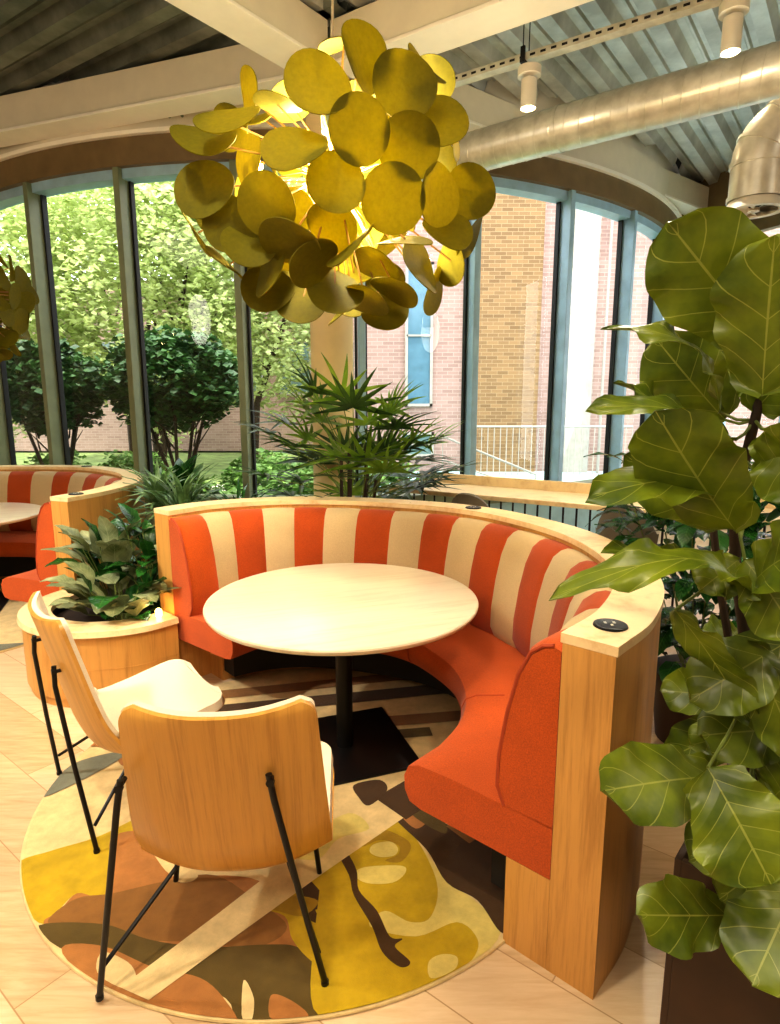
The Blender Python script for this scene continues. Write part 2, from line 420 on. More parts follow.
shapes = [
 ('yellow', Q([(30,400),(100,372),(190,345),(270,308),(268,332),(215,348),(222,430),(190,468),(150,455),(108,495),(85,515),(30,480)])),
 ('terracotta', Q([(215,350),(272,335),(300,380),(345,425),(440,420),(520,440),(575,540),(560,600),(420,600),(230,560),(110,530),(85,510),(115,490),(150,455),(195,462),(222,428)])),
 ('tan', Q([(95,505),(150,465),(220,455),(330,430),(420,420),(500,470),(560,520),(500,560),(380,550),(250,545),(120,520)])),
 ('olive', Q([(75,518),(200,515),(290,545),(400,560),(520,555),(580,560),(640,600),(740,655),(760,690),(600,720),(470,720),(440,660),(320,610),(200,560),(130,568)])),
 ('terracotta', Q([(120,562),(200,558),(300,600),(390,620),(440,665),(455,715),(300,690),(180,640)])),
 ('sand', Q([(200,570),(250,590),(265,620),(240,640),(190,610)])),
 ('terracotta', Q([(528,655),(560,660),(600,690),(590,715),(530,705)])),
 ('sand', Q([(475,625),(495,660),(490,705),(472,705)])),
 ('yellow', Q([(500,478),(590,440),(630,390),(660,360),(740,420),(800,470),(810,600),(760,690),(690,640),(610,590),(570,545),(555,500)])),
 ('brown', Q([(570,410),(600,425),(655,490),(640,492),(615,488),(630,515),(600,505),(585,470)])),
 ('sand', Q([(345,425),(385,420),(375,432),(350,434)])),
 ('mustard', Q([(500,478),(560,460),(620,470),(590,500),(540,490)])),
 ('pale', Q([(20,290),(70,350),(130,430),(185,470),(235,532),(150,610),(-20,640),(-60,560),(-20,480),(-60,330)], 380)),
 ('yellow', Q([(-90,330),(0,290),(60,335),(110,430),(100,500),(60,512),(10,490),(-20,520),(70,540),(150,512),(190,545),(180,585),(120,640),(0,720),(-120,700),(-130,560)], 380)),
 ('pale', Q([(-12,360),(20,355),(35,368),(28,382),(0,385),(-20,375)], 380)),
 ('pale', Q([(-30,405),(40,402),(50,415),(25,435),(-25,436),(-50,420)], 380)),
 ('pale', Q([(95,590),(120,575),(150,580),(145,605),(100,622)], 380)),
 ('mustard', Q([(-50,345),(0,330),(50,350),(60,370),(40,395),(10,392),(35,380),(35,362),(0,352),(-35,365)], 380)),
 ('brown', Q([(650,362),(672,370),(695,410),(700,450),(735,490),(760,540),(785,545),(770,560),(800,590),(780,600),(745,570),(725,520),(690,460),(680,420)])),
 ('brown', Q([(60,300),(150,330),(260,400),(275,470),(262,520),(235,532),(190,470),(130,435),(90,370),(30,310)], 380)),
 ('terracotta', Q([(40,300),(75,290),(95,310),(70,330)], 380)),
 ('sand', Q([(235,640),(290,665),(460,540),(640,410),(800,300),(900,230),(860,215),(760,250),(600,360),(420,500)]), False),
 ('olive', Q([(780,250),(850,290),(870,340),(800,300)])),
 ('brown', Q([(690,245),(740,235),(755,255),(720,285),(700,270)])),
 ('terracotta', Q([(230,190),(252,190),(250,208),(235,205)])),
 ('grey', Q([(78,268),(140,205),(230,180),(240,190),(150,240)])),
 ('pale', Q([(560,380),(600,345),(680,300),(720,330),(660,350),(620,390)])),
]
# the far half of the rug, under the table and the booth seat: slanting bands
def band(x0, y0, x1, y1, w): 
    d = Vector((x1-x0, y1-y0)).normalized(); n = Vector((-d.y, d.x))*w
    return [(x0+n.x, y0+n.y), (x0-n.x, y0-n.y), (x1-n.x, y1-n.y), (x1+n.x, y1+n.y)]
for x0, y0, x1, y1, w, c in ((-1.3,2.9,.6,3.3,.06,'brown'),(-1.2,3.1,.3,3.45,.05,'tan'),(-1.0,2.72,.9,3.02,.05,'tan'),(-.9,2.62,.2,2.78,.04,'olive'),(.0,2.2,.75,2.9,.09,'brown'),(.25,2.05,.8,2.5,.06,'tan'),(-1.4,2.7,-.7,2.6,.05,'terracotta')):
    shapes.append((c, band(x0, y0, x1, y1, w), False))
for i, s in enumerate(shapes): rug_shape(rb, s[1], RI[s[0]], .0123+i*.00012, (len(s) < 3))
rug = obj('round_rug', rb, RM, None, False, RC)
tag(rug, 'round rug with yellow, brown and sand camouflage shapes under the near table and chairs', 'rug')
rug2 = rug.copy(); C.objects.link(rug2); rug2.location = (-3.3, 4.5, 0); rug2.rotation_euler = (0, 0, 2.4)
tag(rug2, 'patterned rug under the cut-off round table at the left edge', 'rug')

# ---------------------------------------------------------------- chairs
# profile of the shell: (forward y, z, half width), from the top of the back down and forward to the seat front
CP = spline([(-.105,.885,0),(-.09,.82,0),(-.055,.68,0),(-.02,.54,0),(.012,.42,0),(.052,.345,0),(.12,.318,0),(.27,.345,0),(.42,.375,0),(.53,.39,0)], 104)
CP = [Vector((p.x, p.y-.03)) for p in CP]
def chair_grid(off, t0, t1, us, nu=20, cushion=0):
    n = len(CP)-1; rows = []
    i0, i1 = round(t0*n), round(t1*n)
    for i in range(i0, i1+1):
        p = CP[i]; d = (CP[min(i+1, n)]-CP[max(i-1, 0)]).normalized(); nr = Vector((-d.y, d.x))   # towards the sitter
        t = i/n; hw = .236+.03*min(1, t*2.2)
        e = (i-i0)/(i1-i0)
        hw *= us
        if e < .05: hw -= .035*(1-math.sqrt(max(0, 1-(1-e/.05)**2)))
        if e > .86: hw -= .11*(1-math.sqrt(max(0, 1-((e-.86)/.14)**2)))
        back = max(0, min(1, (.62-t)/.3)); row = []
        for k in range(nu+1):
            u = -1+2*k/nu
            wr = (.045*back+.035*(1-back)+.035*math.exp(-((t-.52)/.12)**2))*abs(u)**2.4
            q = p+nr*(off+wr+cushion*(1-u**4)*(1 if .03 < e < .97 else .3))
            z = q.y-(.007*(1-u*u) if i < 6 else 0)*(1-i/6)
            row.append((u*hw, q.x, z))
        rows.append(row)
    return rows
def two_skin(r0, r1):
    bm = B(); A = [[bm.verts.new(c) for c in r] for r in r0]; D = [[bm.verts.new(c) for c in r] for r in r1]
    n, m = len(A), len(A[0])
    for i in range(n-1):
        for k in range(m-1):
            bm.faces.new((A[i][k], A[i][k+1], A[i+1][k+1], A[i+1][k])); bm.faces.new((D[i][k], D[i+1][k], D[i+1][k+1], D[i][k+1]))
    for k in range(m-1):
        bm.faces.new((A[0][k], D[0][k], D[0][k+1], A[0][k+1])); bm.faces.new((A[-1][k+1], D[-1][k+1], D[-1][k], A[-1][k]))
    for i in range(n-1):
        bm.faces.new((A[i+1][0], D[i+1][0], D[i][0], A[i][0])); bm.faces.new((A[i][-1], D[i][-1], D[i+1][-1], A[i+1][-1]))
    bmesh.ops.recalc_face_normals(bm, faces=bm.faces[:])
    return bm
LX, LY = -.060, .053
def make_chair(label, loc, rz):
    r = thing('dining_chair', label, 'chair', loc, rz, None)
    obj('shell', two_skin(chair_grid(0, 0, 1, 1), chair_grid(.012, 0, 1, 1)), M['ply'], r)
    obj('back_pad', two_skin(chair_grid(.0125, .0, .50, .985), chair_grid(.026, .0, .50, .98, cushion=.012)), M['uphol'], r)
    obj('seat_cushion', two_skin(chair_grid(.0125, .52, .99, .985), chair_grid(.045, .52, .99, .965, cushion=.022)), M['uphol'], r)
    for s in (-1, 1):
        bm = B(); tube(bm, [(s*.178+LX,-.068,.68),(s*.19+LX,-.072,.61),(s*.245+LX,-.045,.31),(s*.302+LX,-.065+LY,.009)], .0085, 10)
        tube(bm, [(s*.302+LX,-.065+LY,.0),(s*.302+LX,-.065+LY,.012)], .011, 10)
        obj('rear_leg', bm, M['black'], r)
        bm = B(); tube(bm, [(s*.182+LX,-.07,.66),(s*.182+LX,-.03,.66)], .007, 8); tube(bm, [(s*.182+LX,-.066,.66),(s*.182+LX,-.078,.66)], .011, 8); obj('bolt', bm, M['black'], r)
        bm = B(); tube(bm, [(s*.10-.02,.20,.29),(s*.19-.02,.33,.315),(s*.205-.02,.37,.29),(s*.24-.03,.40,.0)], .0085, 10); obj('front_leg', bm, M['black'], r)
        bm = B(); tube(bm, [(s*.288+LX,-.062+LY,.095),(s*.13-.02,.20,.288)], .0065, 8); obj('brace', bm, M['black'], r)
    bm = B(); tube(bm, [(-.15,.20,.290),(.11,.20,.290)], .0085, 8); obj('cross_rail', bm, M['black'], r)
    return r
ch1 = make_chair('oak shell chair with cream pad in front, its back squarely toward the camera', (-.422, 1.45, .013), math.radians(4))
ch2 = copy_tree(ch1); ch2.location = (-1.19, 2.16, .012); ch2.rotation_euler = (0, 0, math.radians(-51))
ch2['label'] = 'oak shell chair seen side-on at left, between the planter and the other chair'

# ---------------------------------------------------------------- leaves and plants
def leaf(bm, uvl, base, tip, width, up=(0, 0, 1), shape='oval', arch=.1, fold=.25, wave=.0, n=12, m=3, mat=0, twist=0):
    base = Vector(base); tip = Vector(tip); ax = tip-base; L = ax.length; ax.normalize()
    up = Vector(up); up = (up-ax*up.dot(ax)); up = up.normalized() if up.length > 1e-4 else ax.orthogonal().normalized()
    sd = ax.cross(up)
    if twist: 
        q = Matrix.Rotation(twist, 3, ax); up = q@up; sd = q@sd
    ph = random.random()*6
    rows = []
    for i in range(n+1):
        t = i/n
        if shape == 'fiddle':
            w = (math.sqrt(max(0,1-((t-.62)/.38)**2)) if t > .62 else .62+.38*(lambda x: x*x*(3-2*x))(max(0,min(1,(t-.12)/.5))))*min(1, math.sqrt(t/.09)+.03)
        elif shape == 'maple':   # narrow waist low down, very broad rounded tip end
            w = (.55*math.exp(-((t-.22)/.16)**2)+1.0*math.exp(-((t-.66)/.27)**2))*math.sqrt(max(0, 1-t**6))*min(1, (t*9+.1))
        elif shape == 'blade': w = min(1, t*6+.1)*(1-t**2.2)+.02
        elif shape == 'round': w = math.sin(PI*min(1, t*.96+.02))**.55
        else: w = math.sin(PI*t**.85)**.8+.01
        p = base+ax*(L*t)+up*(arch*L*(math.sin(PI*t)*.8-t*t*.35))
        row = []
        for k in range(-m, m+1):
            v = k/m; ruf = wave*math.sin(t*17+ph+v*2.2)*v*v+wave*.5*math.sin(t*29+ph*2)*abs(v)**3
            q = p+sd*(v*w*width*.5*(1+.03*math.sin(t*23+ph)*abs(v)))+up*(fold*abs(v)*w*width*.5+ruf)
            row.append((bm.verts.new(q), (t, .5+.5*v)))
        rows.append(row)
    for a, b in zip(rows, rows[1:]):
        for k in range(2*m):
            qd = (a[k], a[k+1], b[k+1], b[k])
            f = bm.faces.new([x[0] for x in qd]); f.material_index = mat
            for lp, x in zip(f.loops, qd): lp[uvl].uv = x[1]
def newleafbm():
    bm = B(); return bm, bm.loops.layers.uv.new('UVMap')

# fiddle leaf fig: planter, trunks, foliage
W = Vector((.65, .76, 0)); N = Vector((.76, -.65, 0))
A0 = Vector((.645, 1.235, 0))
figp = thing('fiddle_leaf_fig', 'tall fiddle-leaf fig with huge green leaves in a brown planter, right foreground', 'plant', A0+W*.4+N*.28, math.atan2(W.y, W.x))
bm = B()
for cx_, cy_, sx, sy in ((0,.272,.84,.016),(0,-.272,.84,.016),(-.412,0,.016,.53),(.412,0,.016,.53)): box(bm, (cx_,cy_,.30), (sx,sy,.60), bev=.003)
box(bm, (0,0,.01), (.8,.52,.02)); obj('planter_box', bm, M['planter_brown'], figp, False)
bm = B(); box(bm, (0,0,.54), (.80,.52,.03)); obj('soil', bm, M['soil'], figp, False)
FIGINV = (Matrix.Translation(A0+W*.4+N*.28) @ Matrix.Rotation(math.atan2(W.y, W.x), 4, 'Z')).inverted()
def figloc(o): o.data.transform(FIGINV); return o
bm = B()
tube(bm, [Vector((.95,1.36,.42)), aty(752,760,1.38), aty(745,640,1.38), aty(735,560,1.36), aty(735,500,1.34), aty(755,420,1.3), aty(775,330,1.26), aty(800,230,1.2)], [.017,.015,.013,.012,.011,.010,.009,.007], 10)
tube(bm, [Vector((1.03,1.42,.42)), aty(742,720,1.5), aty(722,600,1.5), aty(712,520,1.48), aty(722,430,1.5)], [.013,.012,.010,.009,.006], 8)
tube(bm, [Vector((1.0,1.28,.42)), aty(800,760,1.25), aty(812,600,1.2), aty(820,400,1.15)], [.014,.012,.010,.007], 8)
figloc(obj('trunk', bm, M['trunk'], figp))
bm, uv = newleafbm(); stem = B()
CAM = Vector((0, 0, CAMH))
def figleaf(b, t, yb, yt, w, up=None, arch=.08, fold=.18, wave=.012, twist=0, trunk=None):
    b3 = aty(*b, yb); t3 = aty(*t, yt)
    u = Vector(up) if up else (CAM-(b3+t3)/2).normalized()
    leaf(bm, uv, b3, t3, w, u, 'fiddle', arch, fold, wave, 22, 5, 0, twist)
    if trunk is None: trunk = min(TR, key=lambda p: (p-b3).length)
    tube(stem, [b3, (b3+trunk)/2+Vector((0,0,-.008)), trunk], .0035, 6)
TR = [aty(752,760,1.38), aty(745,640,1.38), aty(735,560,1.36), aty(735,500,1.34), aty(755,420,1.3), aty(775,330,1.26), aty(745,700,1.38), aty(740,600,1.37), aty(745,460,1.32), aty(765,375,1.28), aty(788,280,1.22)]
# (base px, tip px, depth base, depth tip, width)
figleaf((765,345),(668,222),1.22,1.18,.20,arch=.06,fold=.05,wave=.012)
figleaf((775,330),(700,240),1.3,1.3,.15,twist=.5)
figleaf((762,395),(775,235),1.12,1.05,.17,arch=.02,twist=-.2)
figleaf((720,412),(612,318),1.35,1.3,.085,up=(-.1,-.45,.9),arch=.25,fold=.05)
figleaf((725,420),(655,338),1.4,1.42,.17,arch=.04,fold=.05,twist=-.2)
figleaf((715,425),(690,330),1.5,1.5,.14,twist=.4)
figleaf((700,440),(616,380),1.32,1.28,.07,up=(0,-.5,.9))
figleaf((735,440),(592,402),1.3,1.2,.075,up=(0,-.6,.8),arch=.12,fold=.05,wave=.008)
figleaf((735,530),(655,412),1.22,1.12,.19,arch=.04,fold=.06,wave=.012,twist=-.35)
figleaf((735,505),(592,490),1.28,1.16,.13,up=(-.05,-.5,.9),arch=.16,fold=.06)
figleaf((728,522),(625,455),1.4,1.38,.15,arch=.05)
figleaf((752,600),(560,582),1.2,1.0,.085,up=(.1,-.4,.9),arch=.22,fold=.1,wave=.014)
figleaf((735,590),(606,545),1.3,1.22,.05,up=(0,-.35,.9),arch=.1)
figleaf((748,590),(820,540),1.2,1.05,.15,up=(0,-.7,.7),arch=.1)
figleaf((738,560),(700,590),1.25,1.2,.10,up=(0,-.8,.6))
figleaf((675,610),(750,720),1.25,1.25,.11,arch=-.05,fold=.05,twist=.6)
figleaf((745,640),(800,760),1.3,1.2,.13,twist=-.3)
figleaf((735,700),(660,690),1.45,1.5,.12,twist=.3)
figleaf((745,720),(665,760),1.5,1.45,.13,up=(0,-.8,.6))
figleaf((745,560),(800,640),1.2,1.1,.14,twist=-.3)
figleaf((720,776),(603,790),1.30,1.14,.175,up=(-.15,-.7,.75),arch=.05,fold=.03,wave=.010)
figleaf((708,768),(772,885),1.10,.98,.20,up=(-.25,-.75,.6),arch=.05,fold=.04,wave=.008)
figleaf((735,915),(638,915),1.15,1.1,.145,up=(-.1,-.8,.6),arch=.05,fold=.03)
figleaf((800,880),(752,985),1.08,.96,.17,up=(-.3,-.8,.5),arch=.05,fold=.05,twist=.3)
figleaf((760,830),(690,860),1.2,1.15,.14,up=(0,-.6,.7))
figleaf((800,830),(720,900),1.15,1.1,.13,up=(0,-.7,.6))
figleaf((790,640),(690,700),1.3,1.25,.16)
figleaf((800,730),(700,735),1.32,1.3,.16,twist=.2)
figleaf((745,735),(690,745),1.4,1.35,.10,up=(0,-.6,.8))
figleaf((770,480),(820,430),1.2,1.1,.14)
figleaf((770,430),(810,500),1.2,1.1,.14,twist=.3)
figleaf((760,390),(700,360),1.45,1.5,.13,twist=.5)
figleaf((755,410),(810,350),1.3,1.2,.13)
figleaf((745,520),(700,480),1.5,1.55,.13)
figleaf((745,640),(700,640),1.5,1.55,.12,twist=.5)
figleaf((760,700),(800,650),1.35,1.3,.13)
figleaf((760,600),(790,690),1.4,1.35,.13)
figleaf((770,800),(810,760),1.3,1.25,.13,up=(0,-.6,.8))
figloc(tag(obj('foliage', bm, M['fig'], figp), kind=None)); figloc(obj('leaf_stems', stem, M['stemgreen'], figp))

# palm
def palm(loc, label, H=1.0, nfr=56):
    r = thing('rhapis_palm', label, 'plant', loc)
    bm = B(); 
    lathe(bm, [(0,0),(.17,0),(.2,.34),(.185,.35),(.17,.30),(0,.30)], n=32); obj('pot', bm, M['planter_brown'], r)
    bm = B(); lathe(bm, [(.165,.302),(0,.306)], n=24); obj('soil', bm, M['soil'], r)
    cm, sm = B(), None; bm, uv = newleafbm(); st = B()
    for k in range(6):
        a = k*1.05; tube(cm, [(.06*math.cos(a),.06*math.sin(a),.3),(.10*math.cos(a),.09*math.sin(a),.6),(.12*math.cos(a)+.02,.1*math.sin(a),1.05+.05*k)], .012, 7)
    rnd = random.Random(3)
    for k in range(nfr):
        a = k*2.39996; el = rnd.uniform(.05, 1.15); zz = rnd.uniform(.6, 1.25)
        L = rnd.uniform(.3, .65)
        d = Vector((math.cos(a)*math.cos(el), math.sin(a)*math.cos(el)*.8, math.sin(el)))
        b = Vector((.08*math.cos(a), .08*math.sin(a), zz)); hub = b+d*L
        tube(st, [b, b+d*L*.6+Vector((0,0,.02)), hub], [.004,.0035,.003], 5)
        nb = rnd.randint(8, 10)
        s = d.cross(Vector((0,0,1))).normalized(); u = s.cross(d)
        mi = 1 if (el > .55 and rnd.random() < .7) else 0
        for q in range(nb):
            th = (q/(nb-1)-.5)*3.4
            dd = (d*math.cos(th)+s*math.sin(th)+u*.08).normalized(); dd.z -= .12*rnd.random()+.04
            leaf(bm, uv, hub, hub+dd*rnd.uniform(.26,.38), .036, u, 'blade', rnd.uniform(.0,.12), .3, 0, 6, 1, mi)
    obj('cane', cm, M['trunk'], r); obj('stems', st, M['stemgreen'], r); obj('fronds', bm, [M['palm'], M['palm_l']], r)
    return r
palm((-.24, 4.32, 0), 'spiky fan palm standing behind the near booth, before the cream column')

# planter between the booths
def planter():
    r = thing('curved_planter', 'low rounded oak planter box between the two booths', 'planter', (0, 0, 0))
    # footprint: rounded nose towards the room, straight sides back along the booth walls
    pts = [(-1.155,3.235),(-1.30,3.09),(-1.50,3.015),(-1.70,3.01),(-1.90,3.09),(-2.06,3.26),(-2.13,3.46),(-2.10,3.66),(-2.045,3.79)]
    pa = spline([(x, y, 0) for x, y in pts], 60)
    nm = []
    for i in range(61):
        t = (pa[min(i+1, 60)]-pa[max(i-1, 0)]).normalized(); nm.append(Vector((t.y, -t.x, 0)))   # inward
    cen = Vector((-1.6, 3.6, 0))
    nm = [n if n.dot(cen-p) > 0 else -n for n, p in zip(nm, pa)]
    obj('side_boards', sweep(pa, nm, [(.02,.05),(.045,.05),(.045,.40),(.02,.40)], 0, 60), M['oak'], r)
    obj('toe_board', sweep(pa, nm, [(.035,0),(.045,0),(.045,.05),(.035,.05)], 0, 60), M['oak'], r)
    obj('seam_bead', sweep(pa, nm, [(.0185,.215),(.021,.215),(.021,.219),(.0185,.219)], 0, 60), M['oak'], r)
    obj('rim', sweep(pa, nm, [(0,.40),(.17,.40),(.17,.43),(.006,.43)], 0, 60), M['oak_cap'], r)
    obj('liner', sweep(pa, nm, [(.15,.20),(.17,.20),(.17,.399),(.15,.399)], 0, 60), M['black'], r)
    bm = B(); vs = [bm.verts.new((p.x+n.x*.16, p.y+n.y*.16, .36)) for p, n in zip(pa, nm)]
    vs += [bm.verts.new((x, y, .36)) for x, y in ((-2.02,4.2),(-2.06,4.8),(-1.9,5.0),(-1.2,4.2),(-1.22,3.7),(-1.28,3.5))]
    bm.faces.new(vs); bm.normal_update(); bmesh.ops.triangulate(bm, faces=bm.faces[:]); obj('soil', bm, M['soil'], r, False)
    return r
planter()
bm = B(); lathe(bm, [(0,0),(.018,0),(.018,.03),(0,.03)], n=16)
ul = thing('planter_uplight', 'small glowing spotlight in the planter beside the near booth end', 'light', (-1.275, 3.265, .40))
obj('body', bm, M['black'], ul); bm = B(); lathe(bm, [(0,.031),(.016,.031),(.018,.06),(.010,.072),(0,.075)], n=16); obj('lens', bm, M['uplight'], ul)

def bush(name, label, loc, mats, n, spread, zr, Lr, wr, shape='oval', elr=(.2, 1.3), seed=1, mi=None, arch=.12, fold=.2, stem=1, group=None, grid=(8,2), squash=1):
    r = thing(name, label, 'plant', loc, 0, group); bm, uv = newleafbm(); st = B(); rnd = random.Random(seed)
    for k in range(n):
        a = k*2.39996+rnd.uniform(-.3,.3); el = rnd.uniform(*elr); q = math.sqrt((k+.5)/n)
        b0 = Vector((0,0,0))+Vector((math.cos(a), math.sin(a)*squash, 0))*spread*.15
        d = Vector((math.cos(a)*math.cos(el), math.sin(a)*math.cos(el)*squash, math.sin(el)))
        b = Vector((math.cos(a)*spread*q, math.sin(a)*spread*q*squash, rnd.uniform(*zr)))
        L = rnd.uniform(*Lr)
        if stem and k % stem == 0: tube(st, [b0, (b0+b)/2+Vector((0,0,.02)), b], .003, 4)
        leaf(bm, uv, b, b+d*L, rnd.uniform(*wr), (0,0,1), shape, arch, fold, .004, grid[0], grid[1], rnd.randrange(len(mats)) if mi is None else mi)
    if st.verts: obj('stems', st, M['stemgreen'], r)
    obj('foliage', bm, mats, r); return r
bush('aglaonema', 'silvery green broad-leaved plant in front of the oak planter', (-1.52, 3.35, .36), [M['agla'], M['agla'], M['rubber']], 46, .24, (.05,.22), (.16,.25), (.12,.15), elr=(-.1,.9), seed=4, squash=.7)
bush('aglaonema', 'taller mottled leafy plant against the left booth wall in the planter', (-1.66, 3.62, .36), [M['agla'], M['rubber']], 34, .2, (.16,.38), (.2,.28), (.12,.15), elr=(.1,1.3), seed=9, squash=.7)
bush('rubber_plant', 'dark glossy green plant against the near booth end post', (-1.40, 3.56, .36), [M['rubber']], 30, .14, (.2,.50), (.16,.24), (.07,.10), elr=(.1,1.1), seed=12)
bush('spider_plant', 'spiky arching green plant behind the planter, near the booth back', (-1.42, 4.2, .4), [M['yucca']], 60, .06, (.32,.46), (.3,.46), (.035,.045), 'blade', (.0,1.25), 21, arch=.22)
bush('spider_plant', 'spiky pale green rosette by the window mullion', (-1.68, 4.45, .4), [M['yucca']], 54, .05, (.38,.5), (.26,.4), (.04,.05), 'blade', (.0,1.2), 25, arch=.2)
bush('leafy_plant', 'bright green leafy plant between the striped booths by the window', (-1.70, 5.0, .4), [M['mgreen'], M['rubber']], 18, .1, (.2,.5), (.3,.42), (.12,.15), 'oval', (.5,1.4), 27)
bush('spider_plant', 'low grassy plant behind the near booth left corner', (-1.05, 4.25, .4), [M['yucca'], M['rubber']], 44, .12, (.26,.4), (.24,.36), (.03,.04), 'blade', (.1,1.1), 31, arch=.22)
bm = B(); box(bm, (-1.36,4.62,.2), (.92,1.0,.4), bev=.01)
bx = tag(obj('planter_trough', bm, M['planter_brown'], None, False), 'dark planter trough under the spiky plants behind the near booth', 'planter')
bush('schefflera', 'dark small-leaved bush behind the fig and the booth', (1.45, 2.75, .35), [M['rubber']], 430, .40, (.1,1.0), (.12,.18), (.06,.08), elr=(-.8,.7), stem=30, seed=41, grid=(5,1))
bm = B(); lathe(bm, [(0,0),(.16,0),(.2,.34),(.18,.35),(0,.34)], (1.45,2.75,0), 32)
tag(obj('plant_pot', bm, M['planter_brown']), 'brown pot holding the dark small-leaved bush', 'pot')
bush('rubber_plant', 'dark round-leaved plant at the right edge behind the fig trunk', (2.15, 2.65, .35), [M['rubber'], M['dgreen']], 90, .3, (.1,1.1), (.16,.24), (.09,.13), 'round', (-.5,.9), stem=9, seed=44)
bm = B(); lathe(bm, [(0,0),(.16,0),(.2,.34),(.18,.35),(0,.34)], (2.15,2.65,0), 32)
tag(obj('plant_pot', bm, M['planter_brown']), 'brown pot under the round-leaved plant at the right edge', 'pot')

# ---------------------------------------------------------------- pendant lamps
def make_lamp(label, loc):
    r = thing('disc_pendant_lamp', label, 'pendant lamp', loc)
    bm = B(); tube(bm, [(0,0,.35),(0,0,2.05)], .0045, 8); obj('cord', bm, M['uphol'], r)
    bm = B(); lathe(bm, [(0,.16),(.045,.16),(.05,.30),(.045,.31),(0,.315)], n=24); obj('canopy_cup', bm, M['bronze'], r)
    bm = B(); lathe(bm, [(0,-.06),(.04,-.05),(.055,0),(.04,.05),(.012,.06),(.012,.17),(0,.17)], n=24); obj('hub', bm, M['brass_stem'], r)
    rnd = random.Random(11); st = B(); dirs = []
    # inner structure stems and bent discs
    def disc(pos, nrm, rad, bend, spin):
        bm = B(); q = nrm.to_track_quat('Z', 'Y').to_matrix() @ Matrix.Rotation(spin, 3, 'Z')
        rings = [[bm.verts.new(Vector((0,0,0)))]]
        nr, ns = 5, 28
        def P(x, y): return Vector((x, y, bend*(x*x)/rad-.25*bend*y*y/rad))
        grid = []
        for s_ in (0, .003):
            c = bm.verts.new(P(0,0)+Vector((0,0,s_))) if s_ else rings[0][0]
            g = []
            for i in range(1, nr+1):
                g.append([bm.verts.new(P(rad*i/nr*math.cos(2*PI*k/ns), rad*i/nr*math.sin(2*PI*k/ns))+Vector((0,0,s_))) for k in range(ns)])
            for k in range(ns):
                k2 = (k+1) % ns
                bm.faces.new((c, g[0][k], g[0][k2]) if s_ else (c, g[0][k2], g[0][k]))
                for i in range(nr-1):
                    bm.faces.new((g[i][k], g[i+1][k], g[i+1][k2], g[i][k2]) if s_ else (g[i][k2], g[i+1][k2], g[i+1][k], g[i][k]))
            grid.append(g)
        for k in range(ns): 
            k2 = (k+1) % ns; bm.faces.new((grid[0][-1][k], grid[0][-1][k2], grid[1][-1][k2], grid[1][-1][k]))
        bm.transform(Matrix.Translation(pos) @ q.to_4x4())
        obj('disc', bm, M['disc'], r)
    cam = Vector((0, -1, -.3)).normalized()
    L = Vector(loc)
    expl = [((359,130),.0,0.06),((336,183),.02,.05),((393,199),.0,.04),((267,205),.1,.08),((470,192),.2,.1),((409,147),.5,.12),((318,85),2.3,.15),((295,150),3.2,.2),((204,140),3.0,.25),((205,190),2.4,.15),((230,225),.3,.1),((197,233),.7,.1),((313,262),.7,.12),((270,272),.9,.15),((365,300),.3,.12),((395,290),.5,.15),((447,232),3.1,.25),((437,195),.6,.2),((470,300-95+90-60),.6,.2),((404,85),2.4,.2),((362,58),.9,.3),((437,125),2.6,.15),((230,265),.9,.15),((433,291),.9,.15),((302,302),3.0,.15),((268,290),1.0,.2),((405,240),1.2,.12),((228,120),3.0,.15),((250,245),2.6,.2),((420,268),.9,.2),((335,292),2.8,.15),((350,245),1.0,.2),((385,312),2.5,.2),((290,240),.7,.15),((452,262),1.2,.2)]
    used = []
    for (u, v), tilt, bend in expl:
        # a point on the front of the 0.5 m ball, seen at that place
        rr = ray(u, v).normalized(); oc = CAM-L; b_ = rr.dot(oc); R_ = .49 if tilt < .6 else .50
        dsc = b_*b_-(oc.length_squared-R_*R_)
        t_ = -b_-math.sqrt(dsc) if dsc > 0 else -b_
        p = CAM+rr*t_-L
        if p.length > .53: p = p.normalized()*.53
        out = p.normalized(); ax = Vector((rnd.uniform(-1,1), rnd.uniform(-1,1), rnd.uniform(-1,1))).normalized()
        nrm = (Matrix.Rotation(tilt+rnd.uniform(.1,.5), 3, ax) @ (out*.5-rr*.6).normalized()) if tilt < 2 else (Vector((0,0,tilt-1.9))-rr*.8+out*.2+ax*.25).normalized()
        disc(p, nrm, rnd.uniform(.086,.100), bend*.8+.012, rnd.uniform(0,6.28)); used.append(p)
        tube(st, [out*.04, out*.2+Vector((0,0,.02)), p-nrm*.004], .0035, 5)
    n = 0; k = 0; pts = list(used)
    while n < 48 and k < 900:
        k += 1
        z = rnd.uniform(-1,1); a = rnd.uniform(0, 2*PI); s_ = math.sqrt(1-z*z)
        d = Vector((s_*math.cos(a), s_*math.sin(a), z)); p = d*rnd.uniform(.26,.48)
        if p.y < -.25 or p.z > .34: continue
        if min((p-q).length for q in pts) < .125: continue
        pts.append(p); n += 1
        ax = Vector((rnd.uniform(-1,1), rnd.uniform(-1,1), rnd.uniform(-1,1))).normalized()
        nrm = Matrix.Rotation(rnd.uniform(.2,1.4), 3, ax) @ d
        disc(p, nrm, rnd.uniform(.072,.09), rnd.uniform(.05,.2), rnd.uniform(0,6.28))
        tube(st, [d*.04, d*.2+Vector((0,0,.02)), p], .0035, 5)
    obj('stems', st, M['brass_stem'], r)
    for p in ((-.02,-.20,-.13),(-.26,-.08,.02),(.16,-.05,-.12),(.05,.1,.14),(-.2,.12,-.1),(.22,.05,.1)):
        bm = B(); lathe(bm, [(0,-.020),(.012,-.016),(.019,0),(.012,.016),(0,.020)], p, 14); obj('bulb', bm, M['bulb'], r)
    return r
